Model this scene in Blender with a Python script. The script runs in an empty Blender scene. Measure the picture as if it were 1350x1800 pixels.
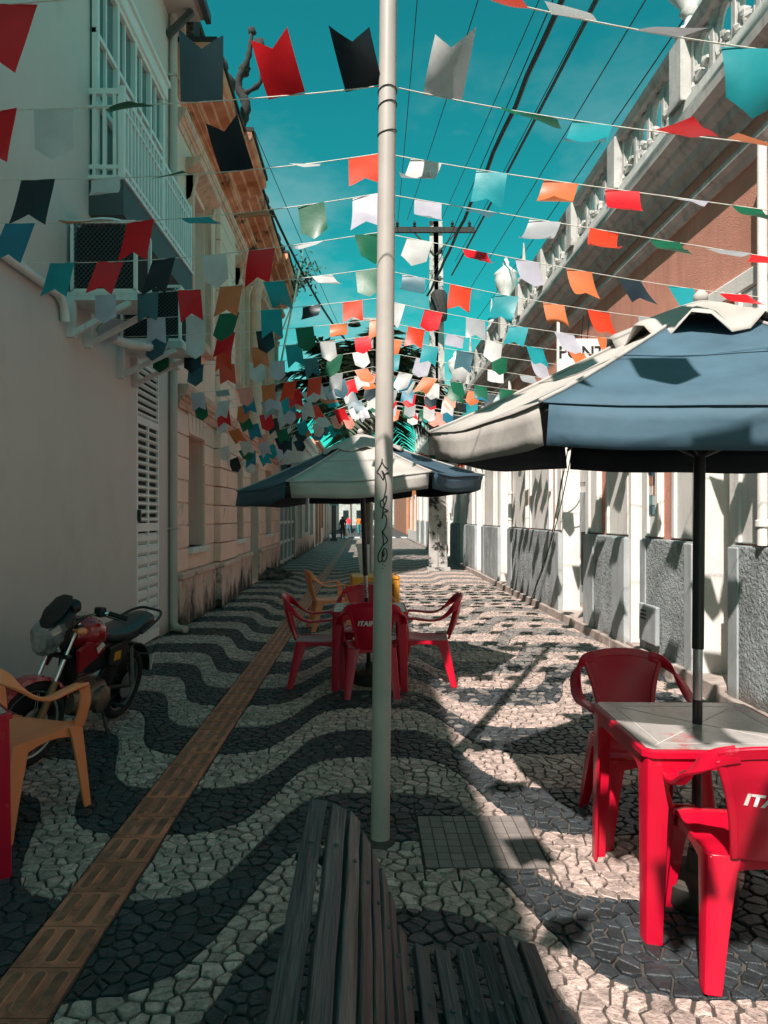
import bpy, math, random
from mathutils import Vector, Matrix
R = math.radians
random.seed(7)
scene = bpy.context.scene
C = scene.collection

# ---------------------------------------------------------------- camera
CAMH, F, VX, VY = 1.58, 1245.0, 643.0, 908.0
cam_d = bpy.data.cameras.new('camera'); cam = bpy.data.objects.new('camera', cam_d); C.objects.link(cam)
cam.location = (0, 0, CAMH); cam.rotation_euler = (R(90), 0, 0)
cam_d.sensor_fit = 'HORIZONTAL'; cam_d.sensor_width = 36; cam_d.lens = 36 * F / 1350
cam_d.shift_x = (675 - VX) / 1350; cam_d.shift_y = (VY - 900) / 1350
cam_d.clip_start = 0.05; cam_d.clip_end = 2000
scene.camera = cam
scene.render.resolution_x, scene.render.resolution_y = 768, 1024

# ---------------------------------------------------------------- sky and sun
SUN_EL = 49.0
SDX, SDY = 0.376, 0.927            # horizontal direction in which shadows fall
world = bpy.data.worlds.new('World'); scene.world = world; world.use_nodes = True
wn = world.node_tree; wn.nodes.clear()
wo = wn.nodes.new('ShaderNodeOutputWorld'); bg = wn.nodes.new('ShaderNodeBackground')
sky = wn.nodes.new('ShaderNodeTexSky'); sky.sky_type = 'NISHITA'; sky.sun_disc = False
sky.sun_elevation = R(SUN_EL); sky.sun_rotation = math.atan2(-SDX, -SDY)
sky.air_density = 1.0; sky.dust_density = 0.6; sky.ozone_density = 1.0
tint = wn.nodes.new('ShaderNodeMix'); tint.data_type = 'RGBA'; tint.blend_type = 'MULTIPLY'
tint.inputs[0].default_value = 1.0; tint.inputs[7].default_value = (0.06, 0.90, 0.60, 1)
wn.links.new(sky.outputs[0], tint.inputs[6])
# a few thin clouds low in the sky, all the way round
tc = wn.nodes.new('ShaderNodeTexCoord'); mp = wn.nodes.new('ShaderNodeMapping'); mp.inputs['Scale'].default_value = (1, 1, 2.2)
cn = wn.nodes.new('ShaderNodeTexNoise'); cn.inputs['Scale'].default_value = 3.2; cn.inputs['Detail'].default_value = 7; cn.inputs['Roughness'].default_value = .62
cr = wn.nodes.new('ShaderNodeValToRGB'); cr.color_ramp.elements[0].position = .47; cr.color_ramp.elements[1].position = .82
sx = wn.nodes.new('ShaderNodeSeparateXYZ'); mr = wn.nodes.new('ShaderNodeMapRange')
mr.inputs[1].default_value = .62; mr.inputs[2].default_value = .12; mr.inputs[3].default_value = 0; mr.inputs[4].default_value = 1.0
mu = wn.nodes.new('ShaderNodeMath'); mu.operation = 'MULTIPLY'
cm = wn.nodes.new('ShaderNodeMix'); cm.data_type = 'RGBA'; cm.inputs[7].default_value = (3.6, 4.6, 4.5, 1)
L = wn.links.new
L(tc.outputs['Generated'], mp.inputs[0]); L(mp.outputs[0], cn.inputs[0]); L(cn.outputs[0], cr.inputs[0])
L(tc.outputs['Generated'], sx.inputs[0]); L(sx.outputs[2], mr.inputs[0]); L(cr.outputs[0], mu.inputs[0]); L(mr.outputs[0], mu.inputs[1])
L(mu.outputs[0], cm.inputs[0]); L(tint.outputs[2], cm.inputs[6]); L(cm.outputs[2], bg.inputs[0]); L(bg.outputs[0], wo.inputs[0])
bg.inputs[1].default_value = 0.064
sd = bpy.data.lights.new('sun', 'SUN'); sun = bpy.data.objects.new('sun', sd); C.objects.link(sun)
sd.energy = 2.8; sd.angle = R(0.53); sd.color = (1.0, 0.91, 0.84)
ce = math.cos(R(SUN_EL))
sun.rotation_euler = Vector((SDX * ce, SDY * ce, -math.sin(R(SUN_EL)))).to_track_quat('-Z', 'Y').to_euler()
sun.location = (-10, -20, 30)

vs = scene.view_settings
vs.view_transform = 'Standard'; vs.look = 'None'; vs.gamma = 1.0; vs.use_curve_mapping = False
vs.exposure = 1.36
scene.render.engine = 'CYCLES'
cy = scene.cycles; cy.max_bounces = 5; cy.diffuse_bounces = 4; cy.glossy_bounces = 2; cy.transmission_bounces = 2; cy.transparent_max_bounces = 4; cy.caustics_reflective = False; cy.caustics_refractive = False; cy.use_adaptive_sampling = True; cy.adaptive_threshold = .02

# ---------------------------------------------------------------- helpers
def W(u, v, Y):
    return ((u - VX) * Y / F, Y, CAMH - (v - VY) * Y / F)

class MB:
    def __init__(s): s.v = []; s.f = []; s.m = []; s.mi = 0
    def add(s, vs, fs):
        o = len(s.v); s.v += [tuple(p) for p in vs]
        for f in fs: s.f.append(tuple(i + o for i in f)); s.m.append(s.mi)
        return s
    def box(s, x0, x1, y0, y1, z0, z1):
        x0, x1 = min(x0, x1), max(x0, x1); y0, y1 = min(y0, y1), max(y0, y1); z0, z1 = min(z0, z1), max(z0, z1)
        return s.add([(x0,y0,z0),(x1,y0,z0),(x1,y1,z0),(x0,y1,z0),(x0,y0,z1),(x1,y0,z1),(x1,y1,z1),(x0,y1,z1)],
                     [(0,3,2,1),(4,5,6,7),(0,1,5,4),(1,2,6,5),(2,3,7,6),(3,0,4,7)])
    def bar(s, a, b, w, h, up=(0,0,1)):
        a = Vector(a); b = Vector(b); d = (b - a).normalized(); up = Vector(up)
        if abs(d.dot(up)) > .98: up = Vector((1,0,0))
        sd_ = d.cross(up).normalized(); u = sd_.cross(d)
        P = []
        for p in (a, b):
            for i, j in ((-1,-1),(1,-1),(1,1),(-1,1)): P.append(p + sd_ * (i * w / 2) + u * (j * h / 2))
        return s.add(P, [(3,2,1,0),(4,5,6,7),(0,1,5,4),(1,2,6,5),(2,3,7,6),(3,0,4,7)])
    def loft(s, secs, closed=True, caps=True):
        n = len(secs[0]); vs_ = [p for q in secs for p in q]; fs = []
        for i in range(len(secs) - 1):
            for j in range(n if closed else n - 1):
                k = (j + 1) % n
                fs.append((i*n+j, i*n+k, (i+1)*n+k, (i+1)*n+j))
        if caps and closed:
            fs.append(tuple(range(n - 1, -1, -1))); fs.append(tuple((len(secs)-1)*n + j for j in range(n)))
        return s.add(vs_, fs)
    def tube(s, pts, r, seg=8, caps=True):
        pts = [Vector(p) for p in pts]; n = len(pts); secs = []; prev = None
        for i, p in enumerate(pts):
            t = (pts[min(i+1, n-1)] - pts[max(i-1, 0)]).normalized()
            if prev is None:
                u = t.orthogonal().normalized()
            else:
                u = (prev - t * prev.dot(t))
                u = u.normalized() if u.length > 1e-6 else t.orthogonal().normalized()
            prev = u; w = t.cross(u)
            rr = r[i] if isinstance(r, (list, tuple)) else r
            secs.append([p + (u * math.cos(2*math.pi*k/seg) + w * math.sin(2*math.pi*k/seg)) * rr for k in range(seg)])
        return s.loft(secs, True, caps)
    def ribbon(s, pts, w, h, side):
        """sweep a w x h rectangle; side(i) gives the width direction at point i"""
        pts = [Vector(p) for p in pts]; n = len(pts); secs = []
        for i, p in enumerate(pts):
            t = (pts[min(i+1, n-1)] - pts[max(i-1, 0)]).normalized()
            sd_ = Vector(side(i)); sd_ = (sd_ - t * sd_.dot(t)).normalized(); u = t.cross(sd_)
            ww = w[i] if isinstance(w, (list, tuple)) else w
            secs.append([p + sd_ * (a * ww / 2) + u * (b * h / 2) for a, b in ((-1,-.6),(-.8,-1),(.8,-1),(1,-.6),(1,.6),(.8,1),(-.8,1),(-1,.6))])
        return s.loft(secs)
    def lathe(s, prof, c=(0,0,0), seg=16, axis='z'):
        secs = []
        for r, z in prof:
            ring = []
            for k in range(seg):
                a = 2 * math.pi * k / seg; x, y = r * math.cos(a), r * math.sin(a)
                ring.append({'z': (c[0]+x, c[1]+y, c[2]+z), 'y': (c[0]+x, c[1]+z, c[2]-y), 'x': (c[0]+z, c[1]+x, c[2]+y)}[axis])
            secs.append(ring)
        return s.loft(secs)
    def extrude(s, poly, y0, y1):
        """poly of (x,z), counter clockwise seen from -y, extruded along y"""
        n = len(poly); vs_ = [(x, y0, z) for x, z in poly] + [(x, y1, z) for x, z in poly]
        fs = [tuple(range(n)), tuple(range(2*n-1, n-1, -1))] + [(i, i+n, (i+1)%n+n, (i+1)%n) for i in range(n)]
        return s.add(vs_, fs)
    def blob(s, c, r, seed, sub=(7, 5), squash=(1,1,1), jit=.25):
        rn = random.Random(seed); n, m = sub; secs = []
        for i in range(1, m):
            th = math.pi * i / m; ring = []
            for k in range(n):
                a = 2*math.pi*k/n; q = r * (1 + rn.uniform(-jit, jit))
                ring.append((c[0]+q*math.sin(th)*math.cos(a)*squash[0], c[1]+q*math.sin(th)*math.sin(a)*squash[1], c[2]-q*math.cos(th)*squash[2]))
            secs.append(ring)
        return s.loft(secs)
    def mesh(s, name, mats, smooth=False, off=(0,0,0)):
        me = bpy.data.meshes.new(name)
        ox, oy, oz = off
        me.from_pydata([(x-ox, y-oy, z-oz) for x, y, z in s.v], [], s.f)
        mats = mats if isinstance(mats, (list, tuple)) else [mats]
        for m in mats: me.materials.append(m)
        if len(mats) > 1: me.polygons.foreach_set('material_index', s.m)
        if smooth: me.polygons.foreach_set('use_smooth', [True] * len(me.polygons))
        me.update(); return me
    def build(s, name, mats, parent=None, smooth=False, bevel=0, local=False, sub=0, autos=None):
        off = (0,0,0)
        if parent is not None and not local: off = wloc(parent)
        me = s.mesh(name, mats, smooth, off)
        o = bpy.data.objects.new(name, me); C.objects.link(o)
        if parent is not None: o.parent = parent
        if autos is not None: me.set_sharp_from_angle(angle=R(autos))
        if bevel:
            b = o.modifiers.new('bevel', 'BEVEL'); b.width = bevel; b.segments = 2; b.limit_method = 'ANGLE'; b.angle_limit = R(40)
        if sub:
            q = o.modifiers.new('sub', 'SUBSURF'); q.levels = sub; q.render_levels = sub
        return o

def wloc(o):
    v = Vector((0,0,0))
    while o is not None: v += o.location; o = o.parent
    return v
def tag(o, label, cat, group=None, kind=None):
    if label: o['label'] = label
    if cat: o['category'] = cat
    if group: o['group'] = group
    if kind: o['kind'] = kind
    return o
def thing(name, label, cat, loc=(0,0,0), rotz=0, group=None):
    o = bpy.data.objects.new(name, None); C.objects.link(o); o.empty_display_size = .1
    o.location = loc; o.rotation_euler = (0, 0, rotz)
    return tag(o, label, cat, group)
def put(name, me, parent=None, loc=(0,0,0), rot=(0,0,0), scale=(1,1,1)):
    o = bpy.data.objects.new(name, me); C.objects.link(o); o.parent = parent
    o.location = loc; o.rotation_euler = rot; o.scale = scale
    return o
def copy_tree(o, parent=None):
    c = o.copy(); C.objects.link(c); c.parent = parent
    for ch in o.children: copy_tree(ch, c)
    return c
def spline(pts, n=8):
    P = [Vector(p) for p in pts]; out = []
    for i in range(len(P) - 1):
        p0 = P[i-1] if i else P[0] * 2 - P[1]; p1, p2 = P[i], P[i+1]; p3 = P[i+2] if i + 2 < len(P) else P[-1] * 2 - P[-2]
        for k in range(n):
            t = k / n
            out.append(.5 * ((2*p1) + (p2-p0)*t + (2*p0-5*p1+4*p2-p3)*t*t + (3*p1-p0-3*p2+p3)*t**3))
    out.append(P[-1]); return out
def text_mesh(txt, size, shear=0, offset=0, extrude=.0006):
    cu = bpy.data.curves.new('txt', 'FONT'); cu.body = txt; cu.size = size; cu.shear = shear; cu.offset = offset
    cu.extrude = extrude; cu.align_x = 'CENTER'; cu.align_y = 'CENTER'; cu.resolution_u = 3
    o = bpy.data.objects.new('txt', cu); C.objects.link(o)
    dg = bpy.context.evaluated_depsgraph_get(); dg.update()
    me = bpy.data.meshes.new_from_object(o.evaluated_get(dg))
    bpy.data.objects.remove(o); bpy.data.curves.remove(cu)
    return me

# ---------------------------------------------------------------- materials
def nd(nt, t, **kw):
    n = nt.nodes.new(t)
    for k, v in kw.items(): setattr(n, k, v)
    return n
def mat(name, col, rough=.6, var=.15, scale=5, bump=0, bscale=30, metal=0, spec=.5, coat=0, trans=0, stain=None, streak=None, island=0, damp=None, hue2=None, grain=False):
    """stain=(colour, scale, lo, hi); streak: vertical runs (colour, amount); damp=(colour, height) rising damp; island: per-piece brightness"""
    m = bpy.data.materials.new(name); m.use_nodes = True; nt = m.node_tree; nt.nodes.clear(); K = nt.links.new
    out = nd(nt, 'ShaderNodeOutputMaterial'); b = nd(nt, 'ShaderNodeBsdfPrincipled'); K(b.outputs[0], out.inputs[0])
    b.inputs['Roughness'].default_value = rough; b.inputs['Metallic'].default_value = metal
    b.inputs['Specular IOR Level'].default_value = spec; b.inputs['Coat Weight'].default_value = coat
    t = nd(nt, 'ShaderNodeTexCoord'); oi = nd(nt, 'ShaderNodeObjectInfo')
    va = nd(nt, 'ShaderNodeVectorMath', operation='ADD'); K(t.outputs['Object'], va.inputs[0])
    sc = nd(nt, 'ShaderNodeVectorMath', operation='SCALE'); sc.inputs[0].default_value = (13.1, 7.7, 5.3); K(oi.outputs['Random'], sc.inputs['Scale']); K(sc.outputs[0], va.inputs[1])
    if grain:
        gm = nd(nt, 'ShaderNodeMapping'); gm.inputs['Scale'].default_value = (1.6, .10, 1.6); K(va.outputs[0], gm.inputs[0]); va = gm
    def noise(s, detail=3, rough_=.6, vec=None):
        n = nd(nt, 'ShaderNodeTexNoise'); n.inputs['Scale'].default_value = s; n.inputs['Detail'].default_value = detail; n.inputs['Roughness'].default_value = rough_
        K(vec or va.outputs[0], n.inputs['Vector']); return n
    def ramp(src, a, c):
        r = nd(nt, 'ShaderNodeMapRange'); r.inputs[1].default_value = a; r.inputs[2].default_value = c; K(src, r.inputs[0]); return r.outputs[0]
    def mix(fac, a, bcol):
        x = nd(nt, 'ShaderNodeMix', data_type='RGBA')
        if isinstance(fac, (int, float)): x.inputs[0].default_value = fac
        else: K(fac, x.inputs[0])
        for sk, val in ((6, a), (7, bcol)):
            if isinstance(val, tuple): x.inputs[sk].default_value = (*val[:3], 1)
            else: K(val, x.inputs[sk])
        return x.outputs[2]
    lo = tuple(max(0, c * (1 - var)) for c in col); hi = tuple(min(1, c * (1 + var)) for c in (hue2 or col))
    n1 = noise(scale)
    cur = mix(ramp(n1.outputs[0], .3, .7), lo, hi)
    if island:
        g = nd(nt, 'ShaderNodeNewGeometry'); ad = nd(nt, 'ShaderNodeMath', operation='ADD'); K(g.outputs['Random Per Island'], ad.inputs[0]); K(oi.outputs['Random'], ad.inputs[1])
        fr = nd(nt, 'ShaderNodeMath', operation='FRACT'); K(ad.outputs[0], fr.inputs[0])
        hs = nd(nt, 'ShaderNodeHueSaturation'); mr_ = nd(nt, 'ShaderNodeMapRange'); mr_.inputs[3].default_value = 1 - island; mr_.inputs[4].default_value = 1 + island
        K(fr.outputs[0], mr_.inputs[0]); K(mr_.outputs[0], hs.inputs['Value']); K(cur, hs.inputs['Color']); cur = hs.outputs[0]
    if stain:
        n2 = noise(stain[1], 5, .68); cur = mix(ramp(n2.outputs[0], stain[2], stain[3]), cur, stain[0])
    if streak:
        mpp = nd(nt, 'ShaderNodeMapping'); mpp.inputs['Scale'].default_value = (5, 5, .45); K(va.outputs[0], mpp.inputs[0])
        n3 = noise(1.6, 4, .6, mpp.outputs[0]); r3 = nd(nt, 'ShaderNodeMapRange'); r3.inputs[1].default_value = .5; r3.inputs[2].default_value = .78; r3.inputs[4].default_value = streak[1]; K(n3.outputs[0], r3.inputs[0])
        cur = mix(r3.outputs[0], cur, streak[0])
    if damp:
        gg = nd(nt, 'ShaderNodeNewGeometry'); sz = nd(nt, 'ShaderNodeSeparateXYZ'); K(gg.outputs['Position'], sz.inputs[0])
        mpp = nd(nt, 'ShaderNodeMapping'); mpp.inputs['Scale'].default_value = (1, 1, .5); K(gg.outputs['Position'], mpp.inputs[0])
        n4 = noise(2.3, 5, .7, mpp.outputs[0]); mm = nd(nt, 'ShaderNodeMath', operation='MULTIPLY_ADD'); K(n4.outputs[0], mm.inputs[0]); mm.inputs[1].default_value = damp[1] * 2.2; mm.inputs[2].default_value = -damp[1] * .62
        su = nd(nt, 'ShaderNodeMath', operation='SUBTRACT'); K(mm.outputs[0], su.inputs[0]); K(sz.outputs[2], su.inputs[1])
        cur = mix(ramp(su.outputs[0], -.05, damp[1] * .35), cur, damp[0])
    K(cur, b.inputs['Base Color'])
    if bump:
        n5 = noise(bscale, 3, .65); bp = nd(nt, 'ShaderNodeBump'); bp.inputs['Strength'].default_value = min(1, bump); bp.inputs['Distance'].default_value = .02 * bump
        K(n5.outputs[0], bp.inputs['Height']); K(bp.outputs[0], b.inputs['Normal'])
    nr = n1; rr = nd(nt, 'ShaderNodeMapRange'); rr.inputs[3].default_value = max(.02, rough - .1); rr.inputs[4].default_value = min(1, rough + .1); K(nr.outputs[0], rr.inputs[0]); K(rr.outputs[0], b.inputs['Roughness'])
    if trans:
        tr = nd(nt, 'ShaderNodeBsdfTranslucent'); K(cur, tr.inputs[0]); ms = nd(nt, 'ShaderNodeMixShader'); ms.inputs[0].default_value = trans
        K(b.outputs[0], ms.inputs[1]); K(tr.outputs[0], ms.inputs[2]); K(ms.outputs[0], out.inputs[0])
    return m

M = {}
M['white_stone'] = mat('white_stone', (.49,.38,.335), .7, .3, 22, .9, 48, island=.30, stain=((.13,.10,.09), 34, .52, .74))
M['black_stone'] = mat('black_stone', (.034,.042,.047), .5, .3, 18, .7, 45, island=.4, spec=.5, stain=((.12,.10,.085), 6, .6, .85))
M['sunlit_grey_stone'] = mat('sunlit_grey_stone', (.21,.19,.175), .65, .3, 18, .7, 45, island=.35, stain=((.30,.26,.23), 6, .55, .8))  # paler copy of the black stone, sunlight put into its colour
M['mortar'] = mat('mortar', (.075,.063,.054), .9, .35, 9, .4, 80, stain=((.09,.07,.06), 3, .55, .8))
M['clay'] = mat('clay', (.56,.20,.12), .55, .3, 7, .25, 60, stain=((.07,.045,.035), 9, .5, .78), island=.15)
M['clay_dark'] = mat('clay_dark', (.30,.135,.08), .5, .35, 9, .2, 60, stain=((.04,.03,.025), 8, .45, .8))
M['kerb'] = mat('kerb', (.42,.345,.31), .8, .25, 5, .5, 40, stain=((.12,.09,.075), 4, .5, .75))
M['grey_wall'] = mat('grey_wall', (.68,.585,.545), .75, .04, .8, .10, 120, damp=((.40,.31,.27), .32), streak=((.62,.52,.47), .22), stain=((.58,.48,.43), 1.1, .52, .80))
M['grey_trim'] = mat('grey_trim', (.60,.48,.43), .7, .1, 2, .1, 60)
M['dark_grey'] = mat('dark_grey', (.07,.075,.08), .6, .2, 3)
M['white_paint'] = mat('white_paint', (.84,.79,.75), .4, .06, 3, .05, 40)
M['white_old'] = mat('white_old', (.74,.71,.68), .65, .1, 3, .2, 30, streak=((.33,.31,.29), .55))
M['glass_teal'] = mat('glass_teal', (.025,.10,.11), .08, .3, 1.5, spec=.9, coat=.6)
M['glass_dark'] = mat('glass_dark', (.02,.025,.028), .12, .3, 2, spec=.8)
M['dark_hole'] = mat('dark_hole', (.012,.012,.013), .9, .2)
M['pink'] = mat('pink', (.93,.61,.50), .8, .08, 1.4, .25, 50, streak=((.55,.34,.27), .4), stain=((.60,.55,.50), 2.2, .6, .72))
M['pink_dado'] = mat('pink_dado', (.72,.51,.43), .85, .15, 2, .4, 40, damp=((.05,.038,.03), .85), stain=((.22,.11,.07), 3, .55, .72))
M['pink_block'] = mat('pink_block', (.93,.62,.51), .8, .08, 1.6, .25, 45, island=.07, stain=((.45,.40,.36), 2.0, .60, .72), damp=((.20,.14,.11), .95))
M['rust_cornice'] = mat('rust_cornice', (.66,.17,.05), .8, .25, 1.6, .5, 30, stain=((.03,.025,.022), .9, .58, .66), hue2=(.74,.34,.22))
M['pink_trim'] = mat('pink_trim', (.80,.46,.35), .8, .15, 3, .25, 40, streak=((.28,.13,.08), .7))
M['black_mould'] = mat('black_mould', (.03,.028,.027), .9, .3, 6, .5, 40, stain=((.30,.2,.16), 3, .62, .8))
M['salmon'] = mat('salmon', (.70,.31,.225), .9, .1, 2, .8, 90, streak=((.38,.16,.11), .4))
M['old_white'] = mat('old_white', (.82,.785,.74), .8, .1, 2, .35, 60, streak=((.36,.34,.32), .45), stain=((.45,.42,.39), 3.5, .62, .8))
M['balustrade'] = mat('balustrade', (.52,.50,.475), .85, .2, 3, .4, 30, streak=((.20,.19,.18), .7), stain=((.22,.20,.19), 4, .55, .75))
M['cornice_grey'] = mat('cornice_grey', (.52,.485,.46), .85, .2, 2.5, .3, 40, streak=((.16,.14,.13), .7))
M['dado_grey'] = mat('dado_grey', (.36,.39,.395), .9, .25, 4, 2.2, 30, stain=((.16,.175,.18), 3, .5, .8), streak=((.14,.15,.15), .5), damp=((.16,.13,.11), .28))
M['dado_smooth'] = mat('dado_smooth', (.40,.43,.435), .8, .15, 3, .4, 40, streak=((.20,.21,.21), .6), damp=((.20,.165,.14), .25))
M['dado_black'] = mat('dado_black', (.045,.047,.05), .8, .3, 4, 2.2, 30)
M['red_plastic'] = mat('red_plastic', (.60,.004,.030), .32, .07, 3, .03, 200, spec=.5, stain=((.80,.13,.15), 11, .63, .80))
M['orange_plastic'] = mat('orange_plastic', (.98,.29,.12), .36, .07, 3, .03, 200)
M['yellow_plastic'] = mat('yellow_plastic', (.85,.34,.03), .4, .08, 3)
M['table_print'] = mat('table_print', (.40,.375,.36), .25, .2, 4, .03, 80, stain=((.42,.03,.04), 2.6, .58, .66), streak=((.22,.20,.19), .8))
M['umb_blue'] = mat('umb_blue', (.065,.13,.18), .75, .16, 5, .5, 7, trans=.04)
M['umb_navy'] = mat('umb_navy', (.045,.09,.13), .75, .15, 3, .5, 7, trans=.04)
M['umb_white'] = mat('umb_white', (.50,.465,.43), .8, .12, 4, .5, 7, trans=.06, stain=((.40,.38,.35), 5, .58, .8))
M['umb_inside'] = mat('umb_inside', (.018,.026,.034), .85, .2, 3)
M['black_metal'] = mat('black_metal', (.018,.02,.022), .35, .2, 6)
M['steel'] = mat('steel', (.55,.55,.55), .3, .15, 8, metal=.9)
M['chrome'] = mat('chrome', (.72,.72,.72), .18, .1, 8, metal=1)
M['pole_paint'] = mat('pole_paint', (.47,.42,.385), .5, .1, 4, .1, 60, streak=((.34,.30,.27), .4), stain=((.25,.2,.17), 14, .68, .8))
M['ink'] = mat('ink', (.012,.012,.014), .6, .1)
M['bench_wood'] = mat('bench_wood', (.042,.047,.050), .55, .5, 12, .8, 30, stain=((.20,.19,.18), 9, .50, .72), grain=True)
M['cover'] = mat('cover', (.22,.19,.175), .85, .2, 6, .3, 60)
M['wire'] = mat('wire', (.012,.013,.015), .6, .2)
M['cord'] = mat('cord', (.70,.66,.58), .7, .15, 30)
M['weathered'] = mat('weathered', (.50,.47,.44), .85, .2, 3, .4, 30, stain=((.03,.028,.026), 2.6, .52, .60))
M['wood_dark'] = mat('wood_dark', (.035,.032,.03), .85, .4, 8, .5, 30)
M['leaf'] = mat('leaf', (.020,.040,.020), .5, .4, 5, trans=.04, hue2=(.045,.07,.03))
M['trunk'] = mat('trunk', (.16,.12,.09), .9, .3, 8, .6, 30)
M['rubble'] = mat('rubble', (.10,.085,.075), .9, .4, 6, .5, 30, island=.4)
M['asphalt'] = mat('asphalt', (.06,.06,.062), .9, .2, 6, .3, 90)
M['ground'] = mat('ground', (.22,.19,.17), .9, .2, .5, .2, 20)
M['road_paint'] = mat('road_paint', (.75,.73,.70), .7, .1, 6)
M['blue_door'] = mat('blue_door', (.022,.07,.105), .5, .15, 4)
M['sticker'] = mat('sticker', (.18,.36,.36), .5, .25, 12)
FC = {'R': (.72,.010,.018), 'O': (.80,.06,.022), 'A': (.68,.185,.065), 'W': (.62,.61,.60), 'L': (.50,.485,.56), 'S': (.36,.375,.39),
      'T': (.015,.30,.34), 'B': (.025,.20,.30), 'G': (.010,.13,.065), 'K': (.010,.020,.028), 'D': (.05,.12,.15), 'P': (.85,.34,.27)}
FM = {k: mat('flag_' + k, c, .40, .10, 6, .22, 16, spec=.4, trans=.28 if k not in 'KD' else .03) for k, c in FC.items()}
# ================================================================ GROUND
def sheet(name, m, x0, x1, y0, y1, z):
    b = MB(); b.add([(x0,y0,z),(x1,y0,z),(x1,y1,z),(x0,y1,z)], [(0,1,2,3)])
    return tag(b.build(name, m), None, None, kind='structure')
sheet('ground', M['ground'], -600, 600, -600, 900, -.06)
XL, XR = -2.78, 2.96
STRIP_X, STRIP_W = -1.12, .25
CV = (.27, .83, 3.19, 3.74)                      # utility cover
YN, YF = -.6, 21.0                               # range where each paving stone is built
WA, WL, WP, WC = .57, 2.3, 1.2, 3.79            # wave: amplitude, length, band period, centre of a white band
def wave(x): 
    return WA * math.tanh(2.2 * math.cos(2*math.pi*(x - .075)/WL)) / .9757
def band(x, y):
    """signed distance-like value, > 0 in a white band"""
    q = ((y - wave(x) - WC) / WP + .5) % 1 - .5
    return (.25 - abs(q)) * WP
def clip(poly, px, py, nx, ny):
    out = []; n = len(poly)
    d = [(x-px)*nx + (y-py)*ny for x, y in poly]
    for i in range(n):
        j = (i+1) % n; a, b = poly[i], poly[j]
        if d[i] <= 0: out.append(a)
        if (d[i] < 0 < d[j]) or (d[j] < 0 < d[i]):
            t = d[i]/(d[i]-d[j]); out.append((a[0]+(b[0]-a[0])*t, a[1]+(b[1]-a[1])*t))
    return out
def area(p):
    return .5*sum(p[i][0]*p[(i+1)%len(p)][1]-p[(i+1)%len(p)][0]*p[i][1] for i in range(len(p)))

def paving():
    rn = random.Random(3); GX, GY = .074, .064
    nx = int((XR-XL)/GX)+3; ny = int((YF-YN)/GY)+3
    seeds = {}
    for j in range(-2, ny+2):
        for i in range(-2, nx+2):
            seeds[i, j] = (XL + (i + .22*(j % 2) + rn.uniform(-.47,.47))*GX, YN + (j + .15*(i % 2) + rn.uniform(-.46,.46))*GY)
    nb = [(a, b) for a in (-2,-1,0,1,2) for b in (-2,-1,0,1,2) if (a or b) and abs(a)+abs(b) < 4]
    cells = []
    for j in range(ny):
        for i in range(nx):
            sx_, sy_ = seeds[i, j]
            if not (XL-.05 < sx_ < XR+.05): continue
            poly = [(sx_-.14, sy_-.14), (sx_+.14, sy_-.14), (sx_+.14, sy_+.14), (sx_-.14, sy_+.14)]
            for a, b in nb:
                q = seeds[i+a, j+b]; ddx, ddy = q[0]-sx_, q[1]-sy_
                poly = clip(poly, sx_+ddx/2, sy_+ddy/2, ddx, ddy)
            for (px, py, ax, ay) in ((XL,0,-1,0),(XR,0,1,0),(0,YN,0,-1),(0,YF,0,1)):
                if poly: poly = clip(poly, px, py, ax, ay)
            if len(poly) < 3: continue
            pieces = [poly]
            # cut at the tactile strip and the utility cover
            e0, e1 = STRIP_X - STRIP_W/2 - .006, STRIP_X + STRIP_W/2 + .006
            if abs(sx_ - STRIP_X) < .3: pieces = [clip(poly, e0, 0, 1, 0), clip(poly, e1, 0, -1, 0)]
            elif CV[0]-.15 < sx_ < CV[1]+.15 and CV[2]-.15 < sy_ < CV[3]+.15:
                mid = clip(clip(poly, CV[0]-.008, 0, -1, 0), CV[1]+.008, 0, 1, 0)
                pieces = [clip(poly, CV[0]-.008, 0, 1, 0), clip(poly, CV[1]+.008, 0, -1, 0)]
                if len(mid) > 2: pieces += [clip(mid, 0, CV[2]-.008, 0, 1), clip(mid, 0, CV[3]+.008, 0, -1)]
            for p in pieces:
                if len(p) < 3: continue
                cx = sum(v[0] for v in p)/len(p); cy = sum(v[1] for v in p)/len(p); e = .004
                v0 = band(cx, cy); gx = (band(cx+e, cy)-band(cx-e, cy))/(2*e); gy = (band(cx, cy+e)-band(cx, cy-e))/(2*e)
                g2 = gx*gx+gy*gy
                if abs(v0) < .11*math.sqrt(g2) and g2 > .1:
                    qx, qy = cx - v0*gx/g2, cy - v0*gy/g2
                    for p2, wh in ((clip(p, qx, qy, gx, gy), False), (clip(p, qx, qy, -gx, -gy), True)):
                        if len(p2) > 2 and area(p2) > .0007: cells.append((p2, wh))
                else: cells.append((p, v0 > 0))
    return cells

def stone_geo(b, p, rn, o=(0,0,0)):
    """a bevelled, slightly tilted setts: three rings"""
    n = len(p); cx = sum(v[0] for v in p)/n; cy = sum(v[1] for v in p)/n
    rad = max(.012, math.sqrt(abs(area(p))/3.14)); g = .0040 + rn.random()*.0045
    def ring(inset, zf):
        k = max(.25, 1 - inset/rad)
        return [(cx+(x-cx)*k-o[0], cy+(y-cy)*k-o[1], zf(x, y)) for x, y in p]
    tx, ty, h = rn.uniform(-.07,.07), rn.uniform(-.07,.07), rn.uniform(-.003,.003)
    zt = lambda d: (lambda x, y: h + d + (x-cx)*tx + (y-cy)*ty)
    b.loft([ring(g, lambda x, y: -.02), ring(g, zt(-.0035)), ring(g+.0035, zt(0))], True, False)
    b.add(ring(g+.0035, zt(0)), [tuple(range(n))])

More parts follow.
